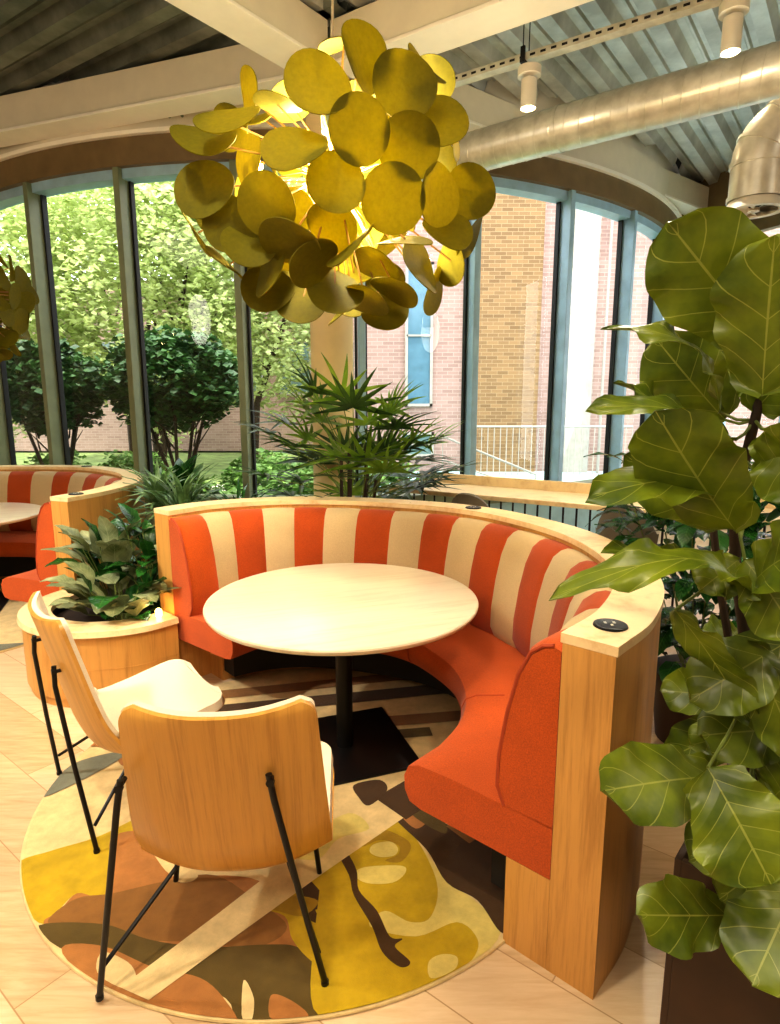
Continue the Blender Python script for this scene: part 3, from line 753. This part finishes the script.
LAMP = (-.197, 2.40, 2.375)
lamp = make_lamp('mustard disc cluster pendant lamp hanging over the near round table', LAMP)
lamp2 = copy_tree(lamp); lamp2.location = (-3.2, 4.7, 2.36); lamp2.rotation_euler = (0, 0, 1.3)
lamp2['label'] = 'second mustard disc pendant, only a few discs showing at the left edge'

# ---------------------------------------------------------------- setting: floor, facade
bm = B(); vs = [bm.verts.new(c) for c in ((-9,-5,0),(8,-5,0),(8,11,0),(-9,11,0))]; bm.faces.new(vs); 
fl = struct('floor', bm, M['floor'])
GC = Vector((-1, 10.9, 0)); GR = 5.15; SILL, HEAD = .72, 3.5
def gp(deg, r=GR, z=0):
    a = math.radians(deg); return Vector((GC.x+r*math.sin(a), GC.y-r*math.cos(a), z))
MUL = [-26.6+11.6*k for k in range(-4, 9)]     # mullion angles
def arc_box(name, r0, r1, z0, z1, m, d0=MUL[0], d1=MUL[-1], n=96):
    bm = B(); R = []
    for i in range(n+1):
        d = d0+(d1-d0)*i/n
        R.append([bm.verts.new(gp(d, r, z)) for r, z in ((r0,z0),(r1,z0),(r1,z1),(r0,z1))])
    for a, b in zip(R, R[1:]):
        for k in range(4): bm.faces.new((a[k], a[(k+1) % 4], b[(k+1) % 4], b[k]))
    bm.faces.new(R[0][::-1]); bm.faces.new(R[-1]); bmesh.ops.recalc_face_normals(bm, faces=bm.faces[:])
    return struct(name, bm, m, True)
arc_box('trim_1', GR-.06, GR+.12, SILL-.12, SILL, M['bronze'])            # sill frame
arc_box('wall_low', GR-.08, GR+.08, 0, SILL-.12, M['aqua'])  # aqua colour stands for outdoor light through low glazing
arc_box('trim_2', GR-.05, GR+.10, HEAD, HEAD+.14, M['bluefin'])          # head frame
arc_box('wall_fascia', GR-.05, GR+.16, HEAD+.08, HEAD+.30, M['bronze_d'])  # soffit box
arc_box('trim_3', GR+.12, GR+.20, HEAD+.302, HEAD+.335, M['steel_w'])      # ring beam flange, daylight whitened into its colour
arc_box('trim_4', GR+.14, GR+.16, HEAD+.337, HEAD+.64, M['steel'])
arc_box('wall_back', GR-.05, GR+.13, HEAD+.36, HEAD+.9, M['steel'])
for k, d in enumerate(MUL):
    a = math.radians(d); q = Matrix.Rotation(a, 3, 'Z')
    o = bpy.data.objects.new('window_mullion', None)
    bm = B(); c = gp(d, GR+.07)
    box(bm, (c.x, c.y, (SILL+HEAD)/2+.04), (.06, .16, HEAD-SILL+.08), q, .004, 1)
    o = obj('trim_%d' % (5+k), bm, M['bluefin'] if d > 4 else M['bronze'], None, False); o['kind'] = 'structure'  # right-hand fins take the blue that stands for sky reflection
    for f in (-1, 1):
        bm = B(); c2 = gp(d, GR)+q@Vector((f*.045, 0, 0))
        box(bm, (c2.x, c2.y, (SILL+HEAD)/2), (.02, .05, HEAD-SILL), q); g = obj('gasket', bm, M['gasket'], o, False)
for k, (a, b) in enumerate(zip(MUL, MUL[1:])):
    bm = B(); n = 6
    for i in range(n): 
        p = [gp(a+(b-a)*i/n, GR, z) for z in (SILL, HEAD)]; q_ = [gp(a+(b-a)*(i+1)/n, GR, z) for z in (SILL, HEAD)]
        bm.faces.new([bm.verts.new(x) for x in (p[0], q_[0], q_[1], p[1])])
    bmesh.ops.remove_doubles(bm, verts=bm.verts[:], dist=1e-4)
    struct('window_%d' % (k+1), bm, M['glass'], True)
# right hand glazed side and plain walls of the room
E1 = gp(MUL[-1], GR)
def wallseg(name, a, b, z0, z1, m, th=.1):
    a = Vector(a); b = Vector(b); d = b-a; c = (a+b)/2
    bm = B(); box(bm, (c.x, c.y, (z0+z1)/2), (d.length, th, z1-z0), Matrix.Rotation(math.atan2(d.y, d.x), 3, 'Z')); return struct(name, bm, m)
R0, R1 = E1.xy.to_3d(), Vector((5.6, 4.2, 0))
wallseg('wall_side_low', R0, R1, 0, .6, M['wall']); wallseg('wall_side_high', R0, R1, 3.5, 4.3, M['bronze_d'])
for k in range(6):
    p = R0.lerp(R1, k/5); bm = B(); box(bm, (p.x, p.y, 2.05), (.08,.3,2.9), Matrix.Rotation(math.atan2((R1-R0).y, (R1-R0).x), 3, 'Z')); tag(obj('trim_%d' % (30+k), bm, M['bluefin'], None, False), kind='structure')
bm = B(); bm.faces.new([bm.verts.new(x) for x in ((R0.x,R0.y,.6),(R1.x,R1.y,.6),(R1.x,R1.y,3.5),(R0.x,R0.y,3.5))]); struct('window_20', bm, M['glass'])
wallseg('wall_right', R1, (5.6,-4,0), 0, 4.3, M['wall']); wallseg('wall_rear', (5.6,-4,0), (-8,-4,0), 0, 4.3, M['wall'])
L0 = gp(MUL[0], GR); wallseg('wall_left', (-8,-4,0), (-8,L0.y,0), 0, 4.3, M['wall']); wallseg('wall_left_far', (-8,L0.y,0), L0.xy.to_3d(), 0, 4.3, M['wall'])

# ceiling decks: ridges run in two directions, meeting on the line of the radial beam
NODE = Vector((-.45, 4.96, 0)); BD = Vector((-.6, -.8, 0)).normalized()
def deck(name, az, side, m, z=4.2, pitch=.30, depth=.09):
    d = Vector((math.sin(az), math.cos(az), 0)); s = Vector((d.y, -d.x, 0)); nl = Vector((BD.y, -BD.x, 0))
    c0 = Vector((0, 3, 0)); prof = []
    for k in range(-44, 44):
        x = k*pitch; prof += [(x, 0), (x+pitch*.34, 0), (x+pitch*.44, depth), (x+pitch*.62, depth), (x+pitch*.66, depth-.02), (x+pitch*.72, depth-.02), (x+pitch*.76, depth), (x+pitch*.9, depth)]
    def inside(p):
        return (p-NODE).dot(nl)*side < .16 and -8.2 < p.x < 5.8 and -4.2 < p.y < 10 and math.hypot(p.x-GC.x, p.y-GC.y) > GR+.22
    verts, faces, idx = [], [], {}
    def v(i, j):
        if (i, j) not in idx:
            x, h = prof[i]; p = c0+s*x+d*(j*.2); idx[(i, j)] = len(verts); verts.append((p.x, p.y, z+h))
        return idx[(i, j)]
    for i in range(len(prof)-1):
        x = (prof[i][0]+prof[i+1][0])/2; run = None
        for j in range(-70, 71):
            ok = j < 70 and inside(c0+s*x+d*(j*.2+.1))
            if ok and run is None: run = j
            if not ok and run is not None:
                faces.append((v(i, run), v(i+1, run), v(i+1, j), v(i, j))); run = None
    return struct(name, (verts, faces), m)
# which side: nl points left of the line looking toward the room
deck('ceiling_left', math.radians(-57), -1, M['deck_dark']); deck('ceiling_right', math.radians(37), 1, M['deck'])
bm = B(); ring = [gp(MUL[0]+(MUL[-1]-MUL[0])*i/60, GR-.02) for i in range(61)]
vs = [bm.verts.new((p.x, p.y, 4.36)) for p in ([Vector((-8.1,-4.1,0)), Vector((5.7,-4.1,0)), Vector((5.7,4.2,0))]+ring[::-1]+[Vector((-8.1,gp(MUL[0], GR).y,0))])]
f = bm.faces.new(vs); bm.normal_update(); bmesh.ops.triangulate(bm, faces=[f]); struct('ceiling', bm, M['dark'])

def ibeam(name, label, a, b, z0, h=.27, w=.20):
    a = Vector(a); b = Vector(b); d = (b-a); L = d.length; c = (a+b)/2; q = Matrix.Rotation(math.atan2(d.y, d.x), 3, 'Z')
    r = thing(name, label, 'beam', (a.x, a.y, 0), math.atan2(d.y, d.x))
    bm = B(); box(bm, (L/2,0,z0+.012), (L,w+.05,.024), bev=.003, seg=1); obj('lower_flange', bm, M['steel_w'], r, False)
    bm = B(); box(bm, (L/2,0,z0+.025+h/2), (L,w,h), bev=.006, seg=1); obj('web', bm, M['steel'], r, False)
    return r
AD = Vector((2.54,-.89,0)).normalized(); DD = Vector((1.08,.83,0)).normalized(); CD = Vector((.897,-.59,0)).normalized()
n3 = Vector((-.45, 4.96, 0))
ibeam('steel_beam', 'cream steel roof beam running from the left edge to the column', n3-AD*5.5, n3-AD*.1, 3.88)
ibeam('steel_beam', 'cream steel beam from the column to the right, behind the silver duct', n3+DD*.1, n3+DD*6.2, 3.88)
ibeam('steel_beam', 'cream beam descending from the top left toward the column', n3+BD*.12, n3+BD*7, 3.88, w=.24)
ibeam('steel_beam', 'cream beam running up to the top right from the column', n3+CD*.12, n3+CD*6.5, 3.88, w=.24)
bm = B(); lathe(bm, [(0,0),(.165,0),(.165,3.87),(0,3.87)], (n3.x, n3.y, 0), 48)
tag(obj('round_column', bm, M['column']), 'round cream column behind the fan palm', 'column')
rt = B()
for t in (.9, 1.1, 1.3, 1.6, 3.0, 3.2):
    for dz in (-.07, .07):
        p = gp(-27+t*6, GR+.161, HEAD+.49+dz); cyl(rt, p, p+(p-gp(-27+t*6, GR, HEAD+.49+dz)).normalized()*.01, .012, n=8)
tag(obj('trim_40', rt, M['bronze'], None, False), kind='structure')

# spiral duct
dA, dB_ = Vector((.52,5.53,3.56)), Vector((4.6,2.45,3.56)); dd = (dB_-dA).normalized(); Ld = (dB_-dA).length
r = thing('spiral_duct', 'large silver spiral air duct crossing under the roof at upper right', 'duct', (dA.x, dA.y, dA.z))
bm = B(); cyl(bm, (0,0,0), dd*Ld, .150, n=48); obj('duct_body', bm, M['duct'], r)
bm = B(); sx = dd.cross(Vector((0,0,1))).normalized(); sy = sx.cross(dd)
hel = []
nt = int(Ld/.11)
for k in range(nt*24+1):
    a = 2*PI*k/24; hel.append(dd*(Ld*k/(nt*24))+(sx*math.cos(a)+sy*math.sin(a))*.151)
tube(bm, hel, .0032, 5); obj('spiral_seam', bm, M['duct'], r)
for q in (.9, 2.3, 3.9):
    bm = B(); cyl(bm, dd*q, dd*(q+.025), .156, n=40); obj('joint_band', bm, M['duct'], r)
# second duct: elbow and round outlet
oc = Vector((1.95, 3.56, 0))
r = thing('duct_outlet', 'silver elbow duct ending in a round vent at the right edge', 'duct', (oc.x, oc.y, 2.6))
bm = B(); pts = [Vector((0,0,.05)), Vector((0,0,.24))]
for k in range(1, 9): a = k/8*PI/2; pts.append(Vector((.20*(1-math.cos(a)), -.06*(1-math.cos(a)), .24+.2*math.sin(a))))
pts.append(pts[-1]+Vector((2.2,-.66,0))); tube(bm, pts, .13, 32); obj('elbow_pipe', bm, M['duct'], r)
for z in (.05, .22):
    bm = B(); cyl(bm, (0,0,z), (0,0,z+.022), .137, n=36); obj('joint_band', bm, M['duct'], r)
for k in (3, 6):
    bm = B(); d = (pts[k+1]-pts[k-1]).normalized(); cyl(bm, pts[k]-d*.01, pts[k]+d*.01, .136, n=36); obj('joint_band', bm, M['duct'], r)
bm = B(); lathe(bm, [(.125,.05),(.15,.0),(.155,-.004),(.118,-.004),(.115,.02)], n=40); obj('vent_ring', bm, M['whiteplastic'], r)
bm = B()
for k in range(12):
    a = k*PI/6; p = Vector((math.cos(a), math.sin(a), 0)); s_ = Vector((-p.y, p.x, 0))
    vs = [bm.verts.new(c) for c in (p*.02+Vector((0,0,.004)), p*.116-s_*.018+Vector((0,0,-.002)), p*.116+s_*.018+Vector((0,0,.012)))]; bm.faces.new(vs)
lathe(bm, [(0,-.006),(.03,-.004),(.03,.012)], n=20); obj('vent_blades', bm, M['whiteplastic'], r, False)
bm = B(); lathe(bm, [(0,.045),(.12,.045)], n=24); obj('vent_throat', bm, M['dark'], r)

# cable tray with hangers
tA, tB = Vector((.10,5.05,3.78)), Vector((3.6,2.71,3.78)); td = (tB-tA).normalized(); Lt = (tB-tA).length; rz = math.atan2(td.y, td.x)
r = thing('cable_tray', 'perforated steel cable tray hung above the silver duct', 'cable tray', tA, rz)
bm = B()
box(bm, (Lt/2,0,0), (Lt,.07,.004)); 
for s_ in (-1, 1): box(bm, (Lt/2,s_*.035,.02), (Lt,.004,.045))
obj('channel', bm, M['duct'], r, False)
for k in range(int(Lt/.07)):
    bm = B(); box(bm, (.03+k*.07,-.0375,.02), (.035,.003,.014)); obj('slot', bm, M['dark'], r, False)
for q in (.95, 2.15):
    for s_ in (-.05, .05):
        bm = B(); tube(bm, [(q,s_,-.03),(q,s_,.50)], .004, 6); obj('hanger_rod', bm, M['black'], r)
    bm = B(); box(bm, (q,0,-.012), (.03,.13,.02)); box(bm, (q,-.052,.03), (.03,.012,.09)); obj('hanger_bracket', bm, M['black'], r, False)
bm = B(); tube(bm, [(0,.02,.03),(Lt*.3,.025,.036),(Lt*.6,.018,.03),(Lt,.02,.034)], .011, 8); obj('cable', bm, M['steel'], r)
def spot(loc, label):
    r = thing('ceiling_spotlight', label, 'spotlight', loc)
    bm = B(); lathe(bm, [(0,0),(.075,0),(.075,.05),(0,.05)], n=32); obj('mount', bm, M['whiteplastic'], r)
    bm = B(); lathe(bm, [(0,-.02),(.05,-.02),(.05,-.19),(.042,-.19),(.040,-.17)], n=32); cyl(bm, (0,0,-.02),(0,0,0),.015); obj('barrel', bm, M['whiteplastic'], r)
    bm = B(); lathe(bm, [(0,-.176),(.041,-.176),(.041,-.19),(.02,-.198),(0,-.199)], n=24); obj('lens', bm, M['spotglow'], r)
    return r
s1 = spot((.90, 4.44, 3.66), 'white cylinder spotlight glowing above the duct, nearer the pendant')
s2 = spot((1.86, 3.78, 3.66), 'white cylinder spotlight at the top right above the duct')

# counter with railing, bar stools
cA, cB = Vector((-.05,4.98,0)), Vector((3.0,3.02,0)); cd = (cB-cA).normalized(); Lc = (cB-cA).length
r = thing('bar_counter', 'long pale oak counter on black bars by the windows', 'counter', cA, math.atan2(cd.y, cd.x))
bm = B(); box(bm, (Lc/2,.32,.885), (Lc,.50,.035), bev=.004); obj('worktop', bm, M['counter'], r, False)
bm = B(); box(bm, (Lc/2,.585,.925), (Lc,.03,.11), bev=.003); obj('back_rail', bm, M['counter'], r, False)
for k in range(int(Lc/.1)):
    bm = B(); cyl(bm, (.05+k*.1,.40,.0), (.05+k*.1,.40,.867), .008, n=8); obj('baluster', bm, M['black'], r)
bm = B(); box(bm, (Lc/2,.40,.855), (Lc,.04,.022)); box(bm, (Lc/2,.40,.06), (Lc,.04,.02)); obj('rail_bar', bm, M['black'], r, False)
for q in (.5, 1.9): 
    bm = B(); box(bm, (q,.40,.43), (.05,.05,.86)); obj('post', bm, M['black'], r, False)
def stool(loc, rz, label):
    r = thing('bar_stool', label, 'stool', loc, rz)
    bm = B(); lathe(bm, [(0,.60),(.17,.60),(.185,.62),(.18,.65),(0,.66)], n=36); obj('seat', bm, M['stool'], r)
    bm = B(); rows = []
    for i in range(25):
        a = PI*(.12+.76*i/24)+PI; h = .985-.22*abs((i-12)/12)**2.4
        rows.append([bm.verts.new((math.cos(a)*rr, math.sin(a)*rr, z)) for rr, z in ((.19,.66),(.205,.8),(.20,h-.01),(.19,h),(.178,h-.01),(.18,.8),(.165,.66))])
    for a, b in zip(rows, rows[1:]):
        for k in range(7): bm.faces.new((a[k], a[(k+1) % 7], b[(k+1) % 7], b[k]))
    bm.faces.new(rows[0][::-1]); bm.faces.new(rows[-1]); bmesh.ops.recalc_face_normals(bm, faces=bm.faces[:]); obj('backrest', bm, M['stool'], r)
    for sx_ in (-1, 1):
        for sy_ in (-1, 1): bm = B(); tube(bm, [(sx_*.11,sy_*.11,.6),(sx_*.18,sy_*.18,0)], .011, 8); obj('leg', bm, M['black'], r)
    bm = B(); tube(bm, [Vector((.16*math.cos(a*PI/12), .16*math.sin(a*PI/12), .22)) for a in range(25)], .008, 6); obj('foot_ring', bm, M['black'], r)
    return r
stool((.62, 4.30, 0), math.radians(-33), 'grey round-backed stool showing above the middle of the near booth')
stool((1.52, 3.86, -.0), math.radians(-33), 'grey round-backed stool half hidden behind the fig leaves')

# ---------------------------------------------------------------- outdoors
bm = B(); bm.faces.new([bm.verts.new(c) for c in ((-40,5,-.06),(40,5,-.06),(40,60,-.06),(-40,60,-.06))]); struct('ground', bm, M['ground'])
fl.data.clear_geometry()
bm = B(); ring = [gp(MUL[0]+(MUL[-1]-MUL[0])*i/60, GR) for i in range(61)]
vs = [bm.verts.new((p.x, p.y, 0)) for p in ([Vector((-8.1,-4.1,0)), Vector((5.7,-4.1,0)), Vector((5.7,4.2,0))]+ring[::-1]+[Vector((-8.1,L0.y,0))])]
f = bm.faces.new(vs); bm.normal_update()
if f.normal.z < 0: f.normal_flip()
bmesh.ops.triangulate(bm, faces=[f]); bm.to_mesh(fl.data); bm.free()
bm = B(); box(bm, (5,11.8,-.03), (12,6,.08)); tag(obj('terrace', bm, M['aqua'], None, False), kind='structure')
bm = B(); box(bm, (-5,11.4,-.02), (7,1.0,.06)); tag(obj('path', bm, M['paving'], None, False), kind='structure')

def foliage_obj(name, parent, cen, rad, n, size, mat, seed, hollow=.4, ymin=None):
    rnd = random.Random(seed); verts = []; faces = []
    for k in range(n):
        while True:
            p = Vector((rnd.uniform(-1,1), rnd.uniform(-1,1), rnd.uniform(-1,1)))
            if hollow < p.length < 1: break
        nz = noise.noise(p*2.1+Vector((seed*3.1,0,0)))
        p = p*(1+.28*nz)
        p = Vector((p.x*rad[0], p.y*rad[1], p.z*rad[2]))+Vector(cen)
        if noise.noise(p*1.6) < -.28: continue
        q = Matrix.Rotation(rnd.uniform(0,6.28), 3, 'Z') @ Matrix.Rotation(rnd.uniform(-1,1), 3, 'X'); s = size*rnd.uniform(.6,1.3)
        i = len(verts)
        verts += [p+q@Vector(c)*s for c in ((-.5,-.22,0),(0,-.5,.1),(.6,0,0),(0,.5,.1))]; faces.append((i, i+1, i+2, i+3))
    return obj(name, (verts, faces), mat, parent, False)
def tree(name, label, loc, H, rad, n, size, mat, seed, trunk=.05, stems=1, crown=None, group=None):
    r = thing(name, label, 'tree' if 'tree' in name else 'shrub', loc, 0, group); rnd = random.Random(seed); bm = B()
    for k in range(stems):
        a = k*2.4; o = Vector((math.cos(a), math.sin(a), 0))
        tube(bm, [o*.05, o*.18+Vector((0,0,H*.35)), o*(.35*rad[0])+Vector((rnd.uniform(-.1,.1),0,H*.72)), o*(.55*rad[0])+Vector((0,0,H))], [trunk, trunk*.8, trunk*.6, trunk*.2], 7)
        for j in range(5):
            z = H*(.5+.1*j); d = Vector((rnd.uniform(-1,1), rnd.uniform(-1,1), .9)); b = o*.25*rad[0]+Vector((0,0,z)); tube(bm, [b, b+d*rad[0]*.4], [trunk*.4, trunk*.12], 5)
    obj('trunk', bm, M['trunk'], r); foliage_obj('crown', r, (0, 0, H), rad, n, size, mat, seed)
    return r
tree('round_shrub', 'dark round-crowned shrub outside the third window from the left', (-3.12, 9.2, -.06), 1.95, (1.02,.9,.72), 8000, .10, M['dgreen'], 5, .035, 6)
tree('round_shrub', 'dark round-crowned shrub partly cut by the left edge outside', (-4.95, 9.2, -.06), 1.85, (.85,.75,.68), 7000, .10, M['dgreen'], 6, .035, 5)
tg = 'pale leafy trees beyond the shrubs'
for i, (x, y, H, rd, sd, lb) in enumerate(((-8.5,13,3.6,(2.6,2,3.0),13,'pale leafy tree outside at the left edge of the photo'),(-5.2,14,4.2,(2.6,2,3.3),14,'tall pale green tree seen through the second window'),(-3.3,14.8,4.6,(2.1,1.8,3.3),15,'tall pale green tree above the round shrub'),(-6.8,16.5,6.8,(3.2,2,2.6),16,'highest yellow-green tree behind the other left trees'))):
    tree('garden_tree', lb, (x, y, -.06), H, rd, 22000, .125, M['ygreen'], sd, .09, 2)
for i, (x, y, s) in enumerate([(x if math.hypot(x-GC.x, y-GC.y)+s < 5.0 else GC.x+(x-GC.x)*(5.0-s)/math.hypot(x-GC.x, y-GC.y), y if math.hypot(x-GC.x, y-GC.y)+s < 5.0 else GC.y+(y-GC.y)*(5.0-s)/math.hypot(x-GC.x, y-GC.y), s) for x, y, s in [(-4.6,8.0,.5),(-3.9,7.6,.4),(-2.4,7.7,.45),(-1.7,7.4,.42),(-2.9,8.2,.5),(-1.2,8.2,.5),(-5.6,9.6,.6),(-4.2,10.1,.6),(-2.0,9.9,.6),(-.6,9.2,.55),(-3.2,7.2,.36),(-.4,7.6,.4),(-5.0,7.4,.4),(-1.9,8.7,.55),(-.9,9.9,.7),(.1,9.3,.5),(-3.6,9.0,.4)]]):
    r = thing('garden_bush', ['low bright green bush in the bed outside the left windows', 'low bright green bush in the bed outside the left windows'][i % 2], 'shrub', (x, y, -.05), 0, 'low bushes in the bed outside')
    foliage_obj('foliage', r, (0,0,s*.7), (s,s,s*.75), 1500, .09, M['mgreen'], 60+i, .3)
# brick buildings
def building(name, label, c, s, m, rz=0):
    r = thing(name, label, 'building', c, rz); bm = B(); box(bm, (0,0,s[2]/2), s); obj('wall', bm, m, r, False); return r
b1 = building('brick_building', 'large pinkish brick building outside the right windows', (4.9, 16.0, 0), (11.4,3.8,9), M['brick'])
def win(b, x, z, w, h, m, y=-1.9):
    bm = B()
    for cx_, cz_, sx_, sz_ in ((x-w/2,z,.06,h+.06),(x+w/2,z,.06,h+.06),(x,z-h/2,w+.06,.06),(x,z+h/2,w+.06,.06),(x,z,w,.04)): box(bm, (cx_,y-.03,cz_), (sx_,.08,sz_))
    f = obj('window', bm, M['stone'], b, False); bm = B(); box(bm, (x,y-.01,z), (w,.04,h)); obj('pane', bm, m, f, False)
win(b1, .64-4.9, 3.0, .55, 3.0, M['bluewin']); win(b1, .62-4.9, .62, .68, .5, M['darkwin'])
bm = B(); box(bm, (2.6-4.9,-1.96,4.5), (1.35,.12,9)); obj('tan_bay', bm, M['brick_tan'], b1, False)
bm = B(); box(bm, (4.15-4.9,-2.0,4.5), (.55,.3,9)); obj('pale_pier', bm, M['stone'], b1, False)
bm = B(); box(bm, (1.75-4.9,-1.97,4.5), (.18,.14,9)); obj('narrow_pier', bm, M['stone'], b1, False)
bm = B(); cyl(bm, (4.6-4.9,-2.3,0), (4.6-4.9,-2.3,6.6), .03, n=8); lathe(bm, [(0,6.6),(.1,6.66),(.1,6.8),(0,6.86)], (4.6-4.9,-2.3,0), 12); obj('mast', bm, M['stone'], b1)
b2 = building('brick_building', 'long low tan building with grey windows behind the garden trees', (-6.5, 21.5, 0), (19,3,5.2), M['brick'])
for k in range(12): win(b2, -8.5+k*1.5, 2.6, 1.0, 1.6, M['darkwin'], -1.5)
b3 = building('brick_building', 'pale building far right seen through the side glazing', (16, 11, 0), (8,3,7), M['stone'], -1.0)
def railing(a, b, label, h=1.0, step=.13, base=0):
    a = Vector(a); b = Vector(b); L = (b-a).length; r = thing('railing', label, 'railing', a, math.atan2((b-a).y, (b-a).x))
    n = int(L/step); dz = (b.z-a.z)
    bm = B(); tube(bm, [(0,0,h),(L,0,h+dz)], .022, 8); obj('handrail', bm, M['stone'], r)
    bm = B()
    for k in range(n+1): cyl(bm, (L*k/n,0,dz*k/n), (L*k/n,0,h+dz*k/n), .010, n=6)
    tag(obj('bars', bm, M['stone'], r), kind='stuff'); return r
railing((1.7,13.4,0), (5.2,13.4,0), 'pale vertical-bar railing along the brick building outside', 1.05)
r = thing('ramp_handrail', 'sloping pale handrail outside above the terrace', 'railing', (.9,10.6,0))
bm = B(); tube(bm, [(0,0,0),(0,0,1.0),(1.6,0,.35),(1.6,0,0)], .02, 8); tube(bm, [(0,0,.6),(1.6,0,.05)], .015, 8); obj('rail_tube', bm, M['stone'], r)

# ---------------------------------------------------------------- light
w = bpy.data.worlds.new('World'); S.world = w; w.use_nodes = True
bg = w.node_tree.nodes['Background']; bg.inputs[0].default_value = (.92, .95, 1.0, 1); bg.inputs[1].default_value = 4.8
def lamp_(kind, name, loc, e, col, size=.1, target=None, spot=None, blend=.5):
    l = bpy.data.lights.new(name, kind); l.energy = e; l.color = col
    if name == 'downlight': l.energy = e*.8
    if kind == 'SPOT': l.spot_size = spot; l.spot_blend = blend; l.shadow_soft_size = size
    elif kind == 'POINT': l.shadow_soft_size = size
    elif kind == 'AREA': l.size = size
    elif kind == 'SUN': l.angle = math.radians(3)
    o = bpy.data.objects.new(name, l); C.objects.link(o); o.location = loc
    if target is not None: o.rotation_euler = (Vector(target)-Vector(loc)).to_track_quat('-Z', 'Y').to_euler()
    return o
WARM = (1, .84, .60); NEU = (1, .93, .80)
lamp_('SUN', 'sun', (0,0,20), 4.5, (1,.95,.85), target=(1.2,5,0))
lamp_('SPOT', 'downlight', (-.9,.6,4.1), 330, NEU, .12, (-.6,1.9,0), math.radians(70), .7)
lamp_('SPOT', 'downlight', (1.2,.5,4.1), 200, WARM, .10, (.5,1.8,0), math.radians(60), .7)
lamp_('SPOT', 'downlight', (-3.6,1.2,4.1), 900, (1,.97,.92), .15, (-2.2,2.5,0), math.radians(75), .7)  # added to whiten the left floor in place of daylight
lamp_('SPOT', 'downlight', (-.2,-1.6,4.1), 200, WARM, .2, (-.2,1.2,0), math.radians(80), .8)
lamp_('SPOT', 'downlight', (1.6,3.9,3.4), 150, NEU, .06, (.3,2.6,.6), math.radians(85), .7)
lamp_('SPOT', 'downlight', (-2.6,3.0,4.1), 260, WARM, .1, (-1.6,3.4,.4), math.radians(50), .7)
for p in ((.90,4.44,3.45),(1.86,3.78,3.45)): lamp_('SPOT', 'spot_beam', p, 60, WARM, .03, (p[0],p[1],0), math.radians(80), .8); lamp_('POINT', 'spot_spill', (p[0]-.02,p[1]-.03,p[2]-.04), 4, WARM, .03)
for p in ((0,-.1,-.08),(-.1,.05,.12),(.12,.05,.02)): lamp_('POINT', 'pendant_light', Vector(LAMP)+Vector(p), 55, (1,.86,.55), .03)
lamp_('POINT', 'pendant_light', (-3.2,4.7,2.36), 30, (1,.82,.5), .04)
lamp_('POINT', 'planter_glow', (-1.33,3.27,.50), .5, WARM, .02)
lamp_('POINT', 'ceiling_uplight', (-4.4,1.6,2.9), 80, NEU, .4); lamp_('POINT', 'ceiling_uplight', (3.9,.8,2.9), 50, NEU, .4)  # fill lamps added to brighten beams and deck, no fitting there
lamp_('AREA', 'ceiling_panel', (-1,-1.5,4.05), 90, (1,.88,.7), 3.5, (-1,-1.5,0))  # unseen area lamps added for warm room light, not fitted panels
lamp_('AREA', 'ceiling_panel', (-4.5,1.5,4.05), 70, (1,.88,.7), 2.5, (-4.5,1.5,0))

# ---------------------------------------------------------------- camera
cd_ = bpy.data.cameras.new('Camera'); cam = bpy.data.objects.new('Camera', cd_); C.objects.link(cam)
cam.location = (0, 0, CAMH); cam.rotation_euler = (PI/2-PITCH, 0, 0)
cd_.sensor_fit = 'HORIZONTAL'; cd_.sensor_width = 36; cd_.lens = 36*F/780; cd_.clip_start = .02
S.camera = cam
S.view_settings.view_transform = 'Standard'; S.view_settings.look = 'None'; S.view_settings.exposure = 0.16; S.view_settings.gamma = .87
try: S.cycles.use_denoising = True
except Exception: pass
